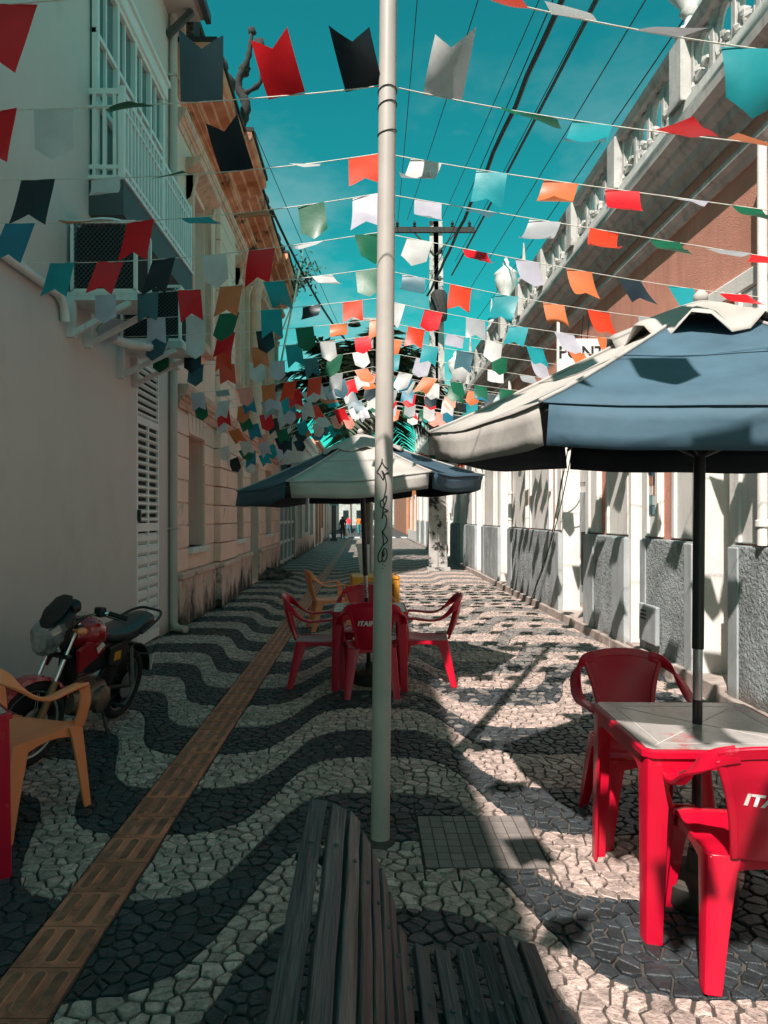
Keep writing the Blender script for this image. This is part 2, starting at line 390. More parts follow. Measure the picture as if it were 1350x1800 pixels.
tag(sheet('pavement', M['mortar'], XL, XR, YN, YF, -.013), None, None)
pav = bpy.data.objects['pavement']
cells = paving()
def seen_size(p):
    cx = sum(v[0] for v in p)/len(p); cy = sum(v[1] for v in p)/len(p)
    if cy < 1.9: return 0
    u = VX + cx*F/cy; v = VY + CAMH*F/cy
    if not (8 < u < 1342 and v < 1790): return 0
    if 470 < u < 1000 and v > 1640: return 0        # under the bench
    return area(p) / cy**3
order = sorted(range(len(cells)), key=lambda i: -seen_size(cells[i][0]))
rn = random.Random(5)
for i in order[:300]:
    p, wh = cells[i]; cx = sum(v[0] for v in p)/len(p); cy = sum(v[1] for v in p)/len(p)
    b = MB(); stone_geo(b, p, rn, (cx, cy, 0))
    put('paving_stone', b.mesh('paving_stone', M['white_stone' if wh else 'black_stone']), pav, (cx, cy, 0))
# farther along and to the right, dark stones greyed: sunlight put into their colour
def greyed(p):
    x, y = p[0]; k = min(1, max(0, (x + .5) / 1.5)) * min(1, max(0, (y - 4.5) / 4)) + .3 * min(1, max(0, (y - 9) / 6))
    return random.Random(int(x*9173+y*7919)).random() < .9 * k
for kd, nm in (('white_stone', 'white_paving_stones'), ('black_stone', 'black_paving_stones'), ('sunlit_grey_stone', 'sunlit_grey_paving_stones')):
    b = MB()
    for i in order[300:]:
        p, wh = cells[i]; k_ = 'white_stone' if wh else ('sunlit_grey_stone' if greyed(p) else 'black_stone')
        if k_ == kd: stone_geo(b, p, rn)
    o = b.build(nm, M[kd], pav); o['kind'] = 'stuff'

# the same wave paving beyond, too far to tell the stones apart
def wave_material():
    m = bpy.data.materials.new('wave_paving'); m.use_nodes = True; nt = m.node_tree; K = nt.links.new; b = nt.nodes['Principled BSDF']
    g = nd(nt, 'ShaderNodeNewGeometry'); s = nd(nt, 'ShaderNodeSeparateXYZ'); K(g.outputs['Position'], s.inputs[0])
    def ma(op, a, b_=None, c_=None):
        n = nd(nt, 'ShaderNodeMath', operation=op)
        for i, q in enumerate((a, b_, c_)):
            if q is None: continue
            if isinstance(q, (int, float)): n.inputs[i].default_value = q
            else: K(q, n.inputs[i])
        return n.outputs[0]
    c = ma('TANH', ma('MULTIPLY', ma('COSINE', ma('MULTIPLY', ma('SUBTRACT', s.outputs[0], .075), 2*math.pi/WL)), 2.2))
    y = ma('SUBTRACT', ma('SUBTRACT', s.outputs[1], ma('MULTIPLY', c, WA)), WC)
    q = ma('ABSOLUTE', ma('SUBTRACT', ma('FRACT', ma('ADD', ma('DIVIDE', y, WP), 100.5)), .5))
    f = ma('LESS_THAN', q, .25)
    vo = nd(nt, 'ShaderNodeTexVoronoi'); vo.inputs['Scale'].default_value = 11; K(g.outputs['Position'], vo.inputs['Vector'])
    vd = nd(nt, 'ShaderNodeTexVoronoi', feature='DISTANCE_TO_EDGE'); vd.inputs['Scale'].default_value = 11; K(g.outputs['Position'], vd.inputs['Vector'])
    hs = nd(nt, 'ShaderNodeHueSaturation'); mx = nd(nt, 'ShaderNodeMix', data_type='RGBA'); K(f, mx.inputs[0])
    mx.inputs[6].default_value = (.15,.145,.14,1); mx.inputs[7].default_value = (.46,.37,.33,1)
    sv = nd(nt, 'ShaderNodeSeparateColor'); K(vo.outputs['Color'], sv.inputs[0]); K(ma('MULTIPLY_ADD', sv.outputs[0], .6, .7), hs.inputs['Value']); K(mx.outputs[2], hs.inputs['Color'])
    m2 = nd(nt, 'ShaderNodeMix', data_type='RGBA'); K(ma('LESS_THAN', vd.outputs[0], .06), m2.inputs[0]); K(hs.outputs[0], m2.inputs[6]); m2.inputs[7].default_value = (.05,.045,.04,1)
    K(m2.outputs[2], b.inputs['Base Color']); b.inputs['Roughness'].default_value = .7
    return m
M['wave'] = wave_material()
sheet('far_pavement', M['wave'], XL, XR, YF, 52, -.006)
sheet('near_pavement', M['wave'], XL, XR, -14, YN, -.006)
sheet('cross_road', M['asphalt'], -60, 60, 52, 62, -.012)
sheet('far_road', M['asphalt'], -4, 4, 62, 130, -.016)
for i in range(7):
    b = MB(); x = -2.7 + i*.9; b.box(x, x+.45, 52.6, 55.4, -.02, -.006)
    o = b.build('crossing_stripe', M['road_paint']); o['kind'] = 'structure'

# tactile strip: one clay tile every 25 cm
st = tag(MB().box(STRIP_X-STRIP_W/2-.004, STRIP_X+STRIP_W/2+.004, -2, 52, -.05, -.006).build('tactile_path', M['mortar']), None, None, kind='structure')
b = MB(); h = .122; b.box(-h, h, -h, h, -.03, 0)
tile_me = None
b.mi = 0
for k in (-1, 0, 1):
    x = k*.078; pts = []; w = .021; l = .100
    def oval(w, l, z):
        out = []
        for a in range(12):
            t = 2*math.pi*a/12; cx_, cy_ = math.cos(t), math.sin(t)
            out.append((x + w*cx_, (l-w)*(1 if cy_ >= 0 else -1) + w*cy_, z))
        return out
    b.mi = 0; b.loft([oval(w+.006, l+.006, 0), oval(w+.004, l+.004, .0045), oval(w, l, .0045)], True, False)
    b.mi = 1; b.loft([oval(w, l, .0045), oval(w-.003, l-.003, .0025)], True, False); b.add(oval(w-.003, l-.003, .0025), [tuple(range(12))])
tile_me = b.mesh('tactile_tile', [M['clay'], M['clay_dark']])
for i in range(215):
    put('tactile_tile', tile_me, st, (STRIP_X + rn.uniform(-.001,.001), -1.9 + i*.25, .003 + rn.uniform(-.0015,.0015)), (0, 0, rn.uniform(-.006,.006)))

# utility cover made of small setts
cv = thing('utility_cover', 'square utility cover of small grey tiles set in the paving beside the white pole', 'utility cover', ((CV[0]+CV[1])/2, (CV[2]+CV[3])/2, 0))
MB().box(CV[0], CV[1], CV[2], CV[3], -.03, -.006).build('bed', M['mortar'], cv)
nxc, nyc = 9, 8; tw, tl = (CV[1]-CV[0])/nxc, (CV[3]-CV[2])/nyc
tm = MB().box(-tw/2+.0025, tw/2-.0025, -tl/2+.0025, tl/2-.0025, -.02, 0).mesh('tile', M['cover'])
for i in range(nxc):
    for j in range(nyc):
        put('tile', tm, cv, (-(CV[1]-CV[0])/2 + (i+.5)*tw, -(CV[3]-CV[2])/2 + (j+.5)*tl, rn.uniform(-.0015,.001)))

# kerb along the right hand houses, in blocks
kb = tag(MB().box(2.99, 3.2, -8, 42, -.05, .10).build('kerb', M['kerb']), None, None, kind='structure')
y = -2.0
while y < 42:
    l = rn.uniform(.7, 1.1); hz = rn.uniform(.10, .125)
    if abs(y - 6.2) < .6: hz = .16
    MB().box(2.94+rn.uniform(0,.012), 3.3, y+.006, min(y+l, 42)-.006, -.04, hz).build('kerb_stone', M['kerb'], kb, bevel=.012)
    y += l

# ================================================================ LEFT: GREY HOUSE
GX0, GY1 = -2.70, 9.80
gh = thing('grey_house', 'smooth grey rendered house with white balcony on the left', 'house', (-5, 4, 0))
b = MB()
b.box(-9, GX0, -14, 8.34, 0, 8.45); b.box(-9, GX0, 8.34, 9.26, 3.45, 8.45); b.box(-9, GX0, 9.26, GY1, 0, 8.45); b.box(-9, GX0-.12, 8.34, 9.26, 0, 3.45)
b.build('wall', M['grey_wall'], gh)
b = MB(); b.box(-9, -2.24, -14, 9.88, 8.5, 8.58); b.box(-9, -2.30, -14, 9.84, 8.452, 8.5); b.build('eave', M['grey_trim'], gh)
MB().box(-2.235, -2.16, -14, 9.9, 8.46, 8.58).build('gutter', M['dark_grey'], gh)
for i in range(8):
    MB().bar((-2.69, 9.6-i*.85, 8.1), (-2.35, 9.6-i*.85, 8.43), .06, .08).build('eave_bracket', M['dark_grey'], gh)
MB().tube([(-2.64, 9.72, 8.45), (-2.64, 9.72, .12), (-2.56, 9.66, .05), (-2.44, 9.6, .05)], .055, 12).build('drain_pipe', M['grey_trim'], gh, True, autos=50)
for z in (1.4, 3.6, 5.8, 7.6): MB().box(-2.7, -2.57, 9.655, 9.785, z, z+.03).build('pipe_clip', M['grey_trim'], gh)
# white pipe along the wall with its clips
b = MB(); b.tube([(GX0+.05, -4, 3.50), (GX0+.05, 6.1, 3.50), (GX0+.05, 6.22, 3.44), (GX0+.05, 6.25, 3.3)], .04, 10); b.build('wall_pipe', M['white_paint'], gh, True, autos=50)
# louvred door
DX = GX0 - .02
door = MB().box(DX-.03, DX-.01, 8.36, 9.24, .03, 3.42).build('door', M['dark_hole'], gh)
def dpart(nm, *a, m='white_paint', bevel=0): return MB().box(*a).build(nm, M[m], door, bevel=bevel)
for y0, y1 in ((8.345, 8.40), (8.78, 8.83), (9.2, 9.255)): dpart('door_stile', DX-.008, DX+.02, y0, y1, .03, 2.69)
for y0, y1 in ((8.345, 8.39), (9.21, 9.255)): dpart('door_stile', DX-.008, DX+.02, y0, y1, 2.78, 3.44)
for z0, z1 in ((.03,.14),(1.40,1.50),(2.69,2.78),(3.40,3.445)): dpart('door_rail', DX-.006, DX+.022, 8.345, 9.255, z0, z1)
sl = MB().add([(-.012,0,-.028),(.02,0,-.012),(.02,0,.012),(-.012,0,.028),(-.012,1,-.028),(.02,1,-.012),(.02,1,.012),(-.012,1,.028)],
              [(0,3,2,1),(4,5,6,7),(0,1,5,4),(1,2,6,5),(2,3,7,6),(3,0,4,7)])
slm = sl.mesh('slat', M['white_paint']); dl = wloc(door)
for y0, w in ((8.40,.38),(8.83,.37)):
    for k in range(12): put('slat', slm, door, (DX+.002-dl.x, y0-dl.y, 1.545+k*.098), scale=(1, w, .95))
    for k in range(9): put('panel_board', slm, door, (DX+.002-dl.x, y0-dl.y, .205+k*.138), scale=(.8, w, 2.35))
for k in range(7): put('slat', slm, door, (DX+.002-dl.x, 8.39-dl.y, 2.82+k*.089), scale=(1, .82, .95))
MB().box(DX+.02, DX+.06, 8.37, 8.40, 1.52, 1.66).build('door_handle', M['black_metal'], door)
# balcony
BY0, BY1, BXF = 6.9, 9.62, -2.36
bal = MB().box(GX0, BXF, BY0, BY1, 4.52, 4.86).build('balcony', [M['dark_grey']], gh)
MB().box(GX0, BXF+.02, BY0-.02, BY1+.02, 4.862, 4.90).build('balcony_edge', M['white_paint'], bal)
for z0, z1 in ((5.70, 5.755), (4.97, 5.01), (5.56, 5.59)):
    MB().box(BXF-.045, BXF, BY0, BY1, z0, z1).build('rail', M['white_paint'], bal)
    MB().box(GX0, BXF-.046, BY0, BY0+.045, z0, z1).build('rail', M['white_paint'], bal)
bm = MB().box(-.017, .017, -.017, .017, 0, .80).mesh('baluster', M['white_paint']); bl = wloc(bal)
for k in range(25): put('baluster', bm, bal, (BXF-.022-bl.x, BY0+.05+k*.107-bl.y, 4.9-bl.z), scale=(1,1,.999))
for k in range(3): put('baluster', bm, bal, (GX0+.05+k*.1-bl.x, BY0+.022-bl.y, 4.9-bl.z))
for y in (BY0+.02, (BY0+BY1)/2, BY1-.03): MB().box(BXF-.05, BXF+.004, y-.027, y+.027, 4.9, 5.78).build('post', M['white_paint'], bal)
# french window behind the balcony and a top light
win = MB().box(GX0+.002, GX0+.02, 6.93, 9.25, 4.92, 7.05).build('window', M['glass_teal'], gh)
def wbar(*a): return MB().box(*a).build('window_bar', M['white_paint'], win)
for y in (6.93, 7.50, 8.07, 8.64, 9.19): wbar(GX0+.02, GX0+.075, y, y+.06, 4.92, 7.05)
for z in (4.92, 5.65, 6.99): wbar(GX0+.0195, GX0+.07, 6.93, 9.25, z, z+.06)
for z in (6.32,): wbar(GX0+.0195, GX0+.06, 6.93, 9.25, z, z+.05)
for y in (7.22, 7.79, 8.36, 8.93): wbar(GX0+.0197, GX0+.05, y, y+.035, 4.92, 7.05)
MB().box(GX0, GX0+.10, 6.86, 9.32, 7.05, 7.22).build('lintel', M['white_paint'], gh, bevel=.01)
MB().box(GX0, GX0+.13, 6.84, 9.34, 7.22, 7.28).build('lintel_cap', M['white_paint'], gh)
# an upper window nearer the camera, seen at the very corner
w2 = MB().box(GX0+.002, GX0+.02, 4.3, 5.35, 6.6, 8.2).build('window', M['glass_teal'], gh)
for y in (4.3, 4.8, 5.3): MB().box(GX0+.02, GX0+.07, y, y+.05, 6.6, 8.2).build('window_bar', M['white_paint'], w2)
for z in (6.6, 7.1, 7.6, 8.15): MB().box(GX0+.0195, GX0+.065, 4.3, 5.35, z, z+.05).build('window_bar', M['white_paint'], w2)

# air conditioner cages on the wall
def ac(y, z, depth, w, h, label):
    a = thing('air_conditioner', label, 'air conditioner', (GX0, y, z), 0, 'air conditioners on the grey wall')
    x0, x1 = GX0+.05, GX0+depth
    MB().box(x0+.02, x1-.02, y+.02, y+w-.02, z+.03, z+h-.03).build('housing', M['dark_hole'], a, bevel=.02)
    fr = MB()
    for yy in (y, y+w):
        for zz in (z, z+h): fr.bar((x0, yy, zz), (x1, yy, zz), .03, .03)
        for xx in (x0, x1): fr.bar((xx, yy, z), (xx, yy, z+h), .03, .03)
    for xx in (x0, x1):
        for zz in (z, z+h): fr.bar((xx, y, zz), (xx, y+w, zz), .028, .028)
    fr.build('cage_frame', M['white_paint'], a)
    g = MB(); n = 14
    for k in range(-n, n):
        for sgn in (1, -1):
            ax, az = k/n, 0.; bx, bz = k/n+1, 1.
            t0, t1 = max(0, -ax), min(1, 1-ax)
            if t1 <= t0: continue
            def q(t):
                u_ = ax+t; u_ = u_ if sgn > 0 else 1-u_
                return (x0+u_*(x1-x0), y-.004-.002*sgn, z+t*h)
            g.bar(q(t0), q(t1), .006, .004, (0,1,0))
    g.build('grille', M['dark_grey'], a)
    cap = MB(); cap.lathe([(.02,.06),(.20,.05),(.27,.02),(.28,0)], ((x0+x1)/2, y+w/2, z+h), 20); cap.build('fan_cowl', M['white_paint'], a, True, autos=40)
    MB().box(GX0, x1+.03, y-.02, y+w+.02, z-.09, z-.016).build('tray', M['white_old'], a)
    for yy in (y+.01, y+w-.01):
        MB().box(GX0, GX0+.07, yy-.03, yy+.03, z-.42, z-.09).build('bracket_upright', M['white_old'], a)
        MB().bar((GX0+.06, yy, z-.38), (x1-.05, yy, z-.1), .04, .05).build('bracket_arm', M['white_old'], a)
    return a
ac(6.40, 3.62, .62, .42, .62, 'black grille air conditioner in white cage, nearest one on the grey wall')
ac(7.70, 3.50, .68, .50, .58, 'black grille air conditioner in white cage, farther one by the white louvred door')
b = MB(); b.tube(spline([(GX0+.1, 6.9, 3.42), (GX0+.25, 7.1, 3.33), (GX0+.42, 7.4, 3.36), (GX0+.3, 7.72, 3.42)], 5), .05, 8)
tag(b.build('hose', M['white_old'], None, True), 'pale insulated hose sagging between the two air conditioners', 'hose')

# ================================================================ LEFT: PINK TOWNHOUSE
PX, PY0, PY1 = -2.61, 9.80, 21.2
ph = thing('pink_townhouse', 'old pink two storey townhouse with stained base and rusty orange cornice', 'house', (-5, 15, 0))
OPN = [(10.45, 11.48, 1.12, 2.80), (14.0, 15.1, 1.12, 2.80), (16.05, 17.3, .06, 2.85), (18.5, 19.6, 1.12, 2.80)]
UP = [(10.45, 11.45, 4.35, 6.5), (14.3, 15.2, 4.35, 6.5), (16.9, 17.8, 4.35, 6.5), (19.2, 20.1, 4.35, 6.5)]
def holed(b, x0, x1, ya, yb, za, zb, ops):
    y = ya
    for (o0, o1, s0, s1) in ops:
        b.box(x0, x1, y, o0, za, zb)
        if s0 > za: b.box(x0, x1, o0, o1, za, s0)
        b.box(x0, x1, o0, o1, s1, zb); y = o1
    b.box(x0, x1, y, yb, za, zb)
b = MB(); holed(b, -3.05, PX-.03, PY0, PY1, 0, 3.2, OPN); holed(b, -3.05, PX, PY0, PY1, 3.2, 8.0, UP); b.box(-9, -3.05, PY0, PY1, 0, 8)
b.build('wall', M['pink'], ph)
# rusticated ground floor: a block for each course, joints recessed
segs = [(9.80,10.45),(11.48,12.2),(12.2,13.8),(13.8,14.0),(15.1,16.05),(17.3,18.5),(19.6,21.2)]
for si, (y0, y1) in enumerate(segs):
    pil = si == 2
    z = .80; k = 0
    while z < 3.05:
        h = min(.325, 3.1 - z); px = PX + (.11 if pil else .0)
        parts_ = [(y0, y1)] if (y1-y0) < .9 else [(y0, (y0+y1)/2 + (.2 if k % 2 else -.2)), ((y0+y1)/2 + (.2 if k % 2 else -.2), y1)]
        for a, c in parts_:
            MB().box(-2.7, px + rn.uniform(-.006,.006), a+.008, c-.008, z+.008, z+h-.008).build('block', M['pink_block'], ph, bevel=.012)
        z += h; k += 1
for (o0, o1, s0, s1) in OPN:
    n = 5; w = (o1-o0)/n
    for k in range(n):          # fan of voussoirs over each opening
        c = o0+(k+.5)*w; dlt = (k-2)*.045
        q = MB().add([(-2.7, c-w/2+.006, s1+.01),(PX+.012, c-w/2+.006, s1+.01),(PX+.012, c+w/2-.006, s1+.01),(-2.7, c+w/2-.006, s1+.01),
                      (-2.7, c-w/2+.006+dlt, 3.10),(PX+.012, c-w/2+.006+dlt, 3.10),(PX+.012, c+w/2-.006+dlt, 3.10),(-2.7, c+w/2-.006+dlt, 3.10)],
                     [(0,3,2,1),(4,5,6,7),(0,1,5,4),(1,2,6,5),(2,3,7,6),(3,0,4,7)])
        q.build('voussoir', M['pink_block'], ph)
    if s0 > 1:
        MB().box(-2.95, PX+.07, o0-.04, o1+.04, s0-.09, s0).build('window_sill', M['old_white'], ph, bevel=.01)
        MB().box(-2.75, PX-.001, o0, o1, .80, s0-.095).build('apron_panel', M['pink_block'], ph, bevel=.01)
    f = MB().box(-2.99, -2.97, o0, o1, s0, s1).build('window' if s0 > 1 else 'door', M['glass_dark'], ph)
    for y in (o0, (o0+o1)/2-.03, o1-.06): MB().box(-2.97, -2.92, y, y+.06, s0, s1).build('frame_bar', M['old_white'], f)
    for z in (s0, s0+.62*(s1-s0), s1-.06): MB().box(-2.9695, -2.925, o0, o1, z, z+.06).build('frame_bar', M['old_white'], f)
for y0, y1 in ((9.80,12.2),(12.2,13.8),(13.8,16.05),(17.3,19.4),(19.4,21.2)):
    ex = .13 if y0 == 12.2 else .035
    MB().box(-2.72, PX+ex, y0+.006, y1-.006, .02, .70).build('plinth_panel', M['pink_dado'], ph, bevel=.02)
    MB().box(-2.72, PX+ex+.05, y0+.004, y1-.004, .70, .79).build('plinth_ledge', M['pink_dado'], ph, bevel=.02)
def course(nm, pts, y0, y1, m): MB().extrude(pts, y0, y1).build(nm, M[m], ph)
def mould(x, out, z0, z1):
    d = z1-z0
    return [(x-.3, z0), (x+.02, z0), (x+.03, z0+d*.12), (x+out*.25, z0+d*.16), (x+out*.28, z0+d*.30), (x+out*.52, z0+d*.34), (x+out*.54, z0+d*.48), (x+out*.84, z0+d*.53), (x+out*.86, z0+d*.68), (x+out*.95, z0+d*.72), (x+out, z0+d*.80), (x+out, z1), (x-.3, z1)]
course('string_course', mould(PX, .16, 3.11, 3.42), PY0, PY1, 'pink_trim')
course('architrave', mould(PX, .12, 7.0, 7.25), PY0, PY1, 'pink_trim')
for y0, y1, out in ((9.82, 12.1, .52), (12.1, 13.9, .66), (13.9, 17.7, .52), (17.7, 19.2, .66), (19.2, 21.2, .52)):
    course('cornice', mould(PX, out, 7.62, 8.16), y0, y1, 'rust_cornice')
    MB().box(PX-.3, PX+out+.03, y0-.01, y1-.001, 8.165, 8.23).build('cornice_lip', M['black_mould'], ph)
course('bed_mould', mould(PX, .20, 7.40, 7.61), PY0, PY1, 'rust_cornice')
MB().box(-3.1, PX+.10, PY0+.02, PY1, 8.235, 8.82).build('parapet', M['pink'], ph)
MB().box(-3.14, PX+.16, PY0, PY1+.02, 8.825, 8.92).build('parapet_cap', M['black_mould'], ph)
for y in (10.1, 12.9, 15.8, 18.4, 20.9):
    MB().box(-2.75, PX+.2, y-.2, y+.2, 8.24, 9.05).build('pedestal', M['black_mould'], ph, bevel=.02)
    b = MB(); b.lathe([(.05,0),(.16,.03),(.07,.10),(.10,.16),(.21,.34),(.22,.46),(.14,.56),(.05,.62),(.09,.70),(.07,.80),(.01,.90)], (PX+.02, y, 9.05), 14)
    b.build('urn_finial', M['black_mould'], ph, True, autos=50)
for (o0, o1, s0, s1) in UP:
    f = MB().box(-2.93, -2.91, o0, o1, s0, s1).build('window', M['glass_teal'], ph)
    for y in (o0, (o0+o1)/2-.03, o1-.06): MB().box(-2.91, -2.86, y, y+.06, s0, s1).build('frame_bar', M['old_white'], f)
    for k in range(5): MB().box(-2.9095, -2.865, o0, o1, s0+k*(s1-s0-.05)/4, s0+k*(s1-s0-.05)/4+.05).build('frame_bar', M['old_white'], f)
    MB().box(PX, PX+.10, o0-.16, o0-.03, s0-.1, s1+.05).build('window_jamb', M['pink_trim'], ph)
    MB().box(PX, PX+.10, o1+.03, o1+.16, s0-.1, s1+.05).build('window_jamb', M['pink_trim'], ph)
    b = MB(); pts = [(PX-.05, o0-.2, s1+.06), (PX+.22, o0-.24, s1+.2), (PX+.22, o1+.24, s1+.2), (PX-.05, o1+.2, s1+.06), (PX-.05, o0-.2, s1+.28), (PX+.24, o0-.24, s1+.28), (PX+.24, o1+.24, s1+.28), (PX-.05, o1+.2, s1+.28)]
    b.add(pts, [(0,3,2,1),(4,5,6,7),(0,1,5,4),(1,2,6,5),(2,3,7,6),(3,0,4,7)]); b.build('window_hood', M['pink_trim'], ph)
    for k in (0, 1):
        yy = (o0-.1, o1+.1)[k]; MB().extrude([(PX,s1-.32),(PX+.06,s1-.28),(PX+.16,s1+.06),(PX,s1+.06)], yy-.06, yy+.06).build('console', M['pink_trim'], ph)
    MB().box(PX-.1, PX+.16, o0-.15, o1+.15, s0-.22, s0-.1).build('window_sill', M['pink_trim'], ph, bevel=.015)
for k in range(12):            # rusticated upper corner pier
    MB().box(PX, PX+.09, 12.3+.006, 13.7-.006, 3.44+k*.296+.006, 3.44+(k+1)*.296-.006).build('block', M['pink_block'], ph, bevel=.012)
for y in (16.1, 18.5):
    b = MB(); b.lathe([(.20,0),(.20,.12),(.15,.18),(.145,1.6),(.125,3.1),(.16,3.16),(.13,3.22),(.20,3.4),(.21,3.55)], (PX+.10, y, 3.43), 16); b.build('column', M['pink_trim'], ph, True, autos=40)
# rods leaning out of the facade
b = MB(); b.tube([(-2.55, 20.2, 5.3), (-1.72, 20.0, 9.3)], .03, 8); b.build('flag_rod', M['steel'], ph)
b = MB(); b.tube([(-2.55, 20.8, 6.8), (-1.65, 20.6, 9.0)], .022, 8); b.build('flag_rod', M['steel'], ph)
# weathered lamp standard ornament on the parapet
b = MB(); b.tube(spline([(-2.4, 13.4, 8.9), (-2.25, 13.3, 9.3), (-2.4, 13.3, 9.7), (-2.2, 13.2, 10.1), (-2.12, 13.2, 10.6)], 6), [.11 - .075*k/24 + .012*math.sin(k*2.7) for k in range(25)], 10)
b.tube(spline([(-2.3, 13.3, 9.5), (-1.95, 13.2, 9.7), (-1.98, 13.2, 10.2)], 6), [.045 + .012*math.sin(k*2) for k in range(13)], 8); b.blob((-2.28, 13.3, 9.95), .12, 9); b.box(-2.06, -1.9, 13.12, 13.28, 10.2, 10.45)
b.blob((-2.12, 13.2, 10.62), .08, 4); b.build('roof_figure', M['black_mould'], ph, True)
# ================================================================ LEFT: HOUSES FARTHER ALONG
def far_house(name, label, side, y0, y1, h, wall, trim, doors, eave=.25, base=None):
    """side -1 left, +1 right; doors = list of (y0,y1,z0,z1,material)"""
    x = -2.66 if side < 0 else 3.08
    t = thing(name, label, 'house', (x*1.8, (y0+y1)/2, 0)); s = side
    b = MB(); b.box(x, x+s*.25, y0, doors[0][0] if doors else y1, 0, h)
    if doors:
        b = MB(); yy = y0
        for (a, c, z0, z1, m_) in doors:
            b.box(x, x+s*.25, yy, a, 0, h); b.box(x, x+s*.25, a, c, z1, h)
            if z0 > .1: b.box(x, x+s*.25, a, c, 0, z0)
            yy = c
        b.box(x, x+s*.25, yy, y1, 0, h)
    b.box(x+s*.25, x+s*6, y0, y1, 0, h); b.build('wall', wall, t)
    MB().box(x-s*eave, x+s*.1, y0+.01, y1-.01, h-.02, h+.18).build('cornice', trim, t)
    MB().box(x-s*.1, x+s*.1, y0+.01, y1-.01, h-.3, h-.021).build('frieze', trim, t)
    if base: MB().box(x-s*.04, x+s*.02, y0+.01, y1-.01, 0, .7).build('plinth', base, t)
    for (a, c, z0, z1, m_) in doors:
        d = MB().box(x+s*.16, x+s*.2, a, c, z0, z1).build('door' if z0 < .2 else 'window', M[m_], t)
        for q in (a-.12, c): MB().box(x-s*.05, x+s*.01, q, q+.12, max(z0, .71 if base else 0), z1+.12).build('jamb', trim, t)
        MB().box(x-s*.052, x+s*.01, a, c, z1, z1+.12).build('lintel', trim, t)
        n = 3
        for k in range(1, n): MB().box(x+s*.13, x+s*.16, a+(c-a)*k/n-.03, a+(c-a)*k/n+.03, z0, z1).build('door_stile', trim, t)
    return t
M['cream'] = mat('cream', (.66,.58,.52), .85, .1, 1.5, .2, 40, streak=((.40,.33,.28), .5), damp=((.12,.08,.06), .5))
M['palewhite'] = mat('palewhite', (.70,.67,.64), .85, .1, 1.5, .2, 40, streak=((.42,.39,.36), .4))
M['orange_wall'] = mat('orange_wall', (.80,.25,.07), .85, .1, 2, .2, 40)
M['terracotta'] = mat('terracotta', (.55,.24,.15), .85, .15, 2, .2, 40)
lat = thing('blue_gate_house', 'pinkish house with tall dark blue lattice gate', 'house', (-5, 24, 0))
MB().box(-9, -2.95, 21.2, 26.8, 0, 5.6).build('wall', M['cream'], lat)
b = MB(); b.box(-2.95, -2.62, 21.2, 21.7, 0, 5.6); b.box(-2.95, -2.62, 26.3, 26.8, 0, 5.6); b.box(-2.95, -2.62, 21.7, 26.3, 3.0, 5.6); b.build('front_wall', M['cream'], lat)
MB().box(-2.95, -2.4, 21.2, 26.8, 5.62, 5.8).build('cornice', M['pink_trim'], lat)
for k in range(4):
    y = 21.72 + k*1.15
    g = MB().box(-2.74, -2.70, y, y+1.12, .05, 2.98).build('gate_leaf', M['blue_door'], lat)
    for z in (.1, .72, 1.35, 1.98, 2.6): MB().box(-2.70, -2.67, y+.01, y+1.11, z, z+.09).build('gate_rail', M['white_old'], g)
    MB().box(-2.71, -2.64, y-.05, y+.05, .05, 2.98).build('gate_post', M['white_old'], lat)
far_house('cream_house', 'cream fluted house beyond the blue lattice gate', -1, 26.8, 36, 4.8, M['cream'], M['palewhite'], [(28,29,.1,2.7,'white_old'),(31,32,.9,2.7,'glass_dark'),(34,35,.1,2.7,'wood_dark')], base=M['pink_dado'])
far_house('white_house', 'white house with salmon trim far along the left side', -1, 36, 44, 5.4, M['palewhite'], M['terracotta'], [(37.5,38.5,.1,2.8,'glass_dark'),(40,41,.1,2.8,'wood_dark'),(42.3,43.2,.9,2.7,'glass_dark')])
far_house('corner_house', 'pale corner house at the far left crossing', -1, 44, 51.5, 4.6, M['cream'], M['palewhite'], [(45.5,46.6,.1,2.6,'dark_hole'),(48.5,49.6,.1,2.6,'glass_dark')])
MB().box(-2.0, -1.9, 43.9, 44.6, 0, 2.0).v
kiosk = thing('sign_totem', 'dark kiosk post with green sign by the left wall near the crossing', 'sign', (-2.05, 46, 0))
MB().box(-2.3, -1.85, 45.8, 46.3, 0, .18).build('base', M['dark_grey'], kiosk); MB().box(-2.22, -1.93, 45.9, 46.15, .18, 2.3).build('column', M['dark_grey'], kiosk)
MB().box(-2.35, -1.8, 45.85, 46.2, 2.3, 2.75).build('sign_board', M['sticker'], kiosk)

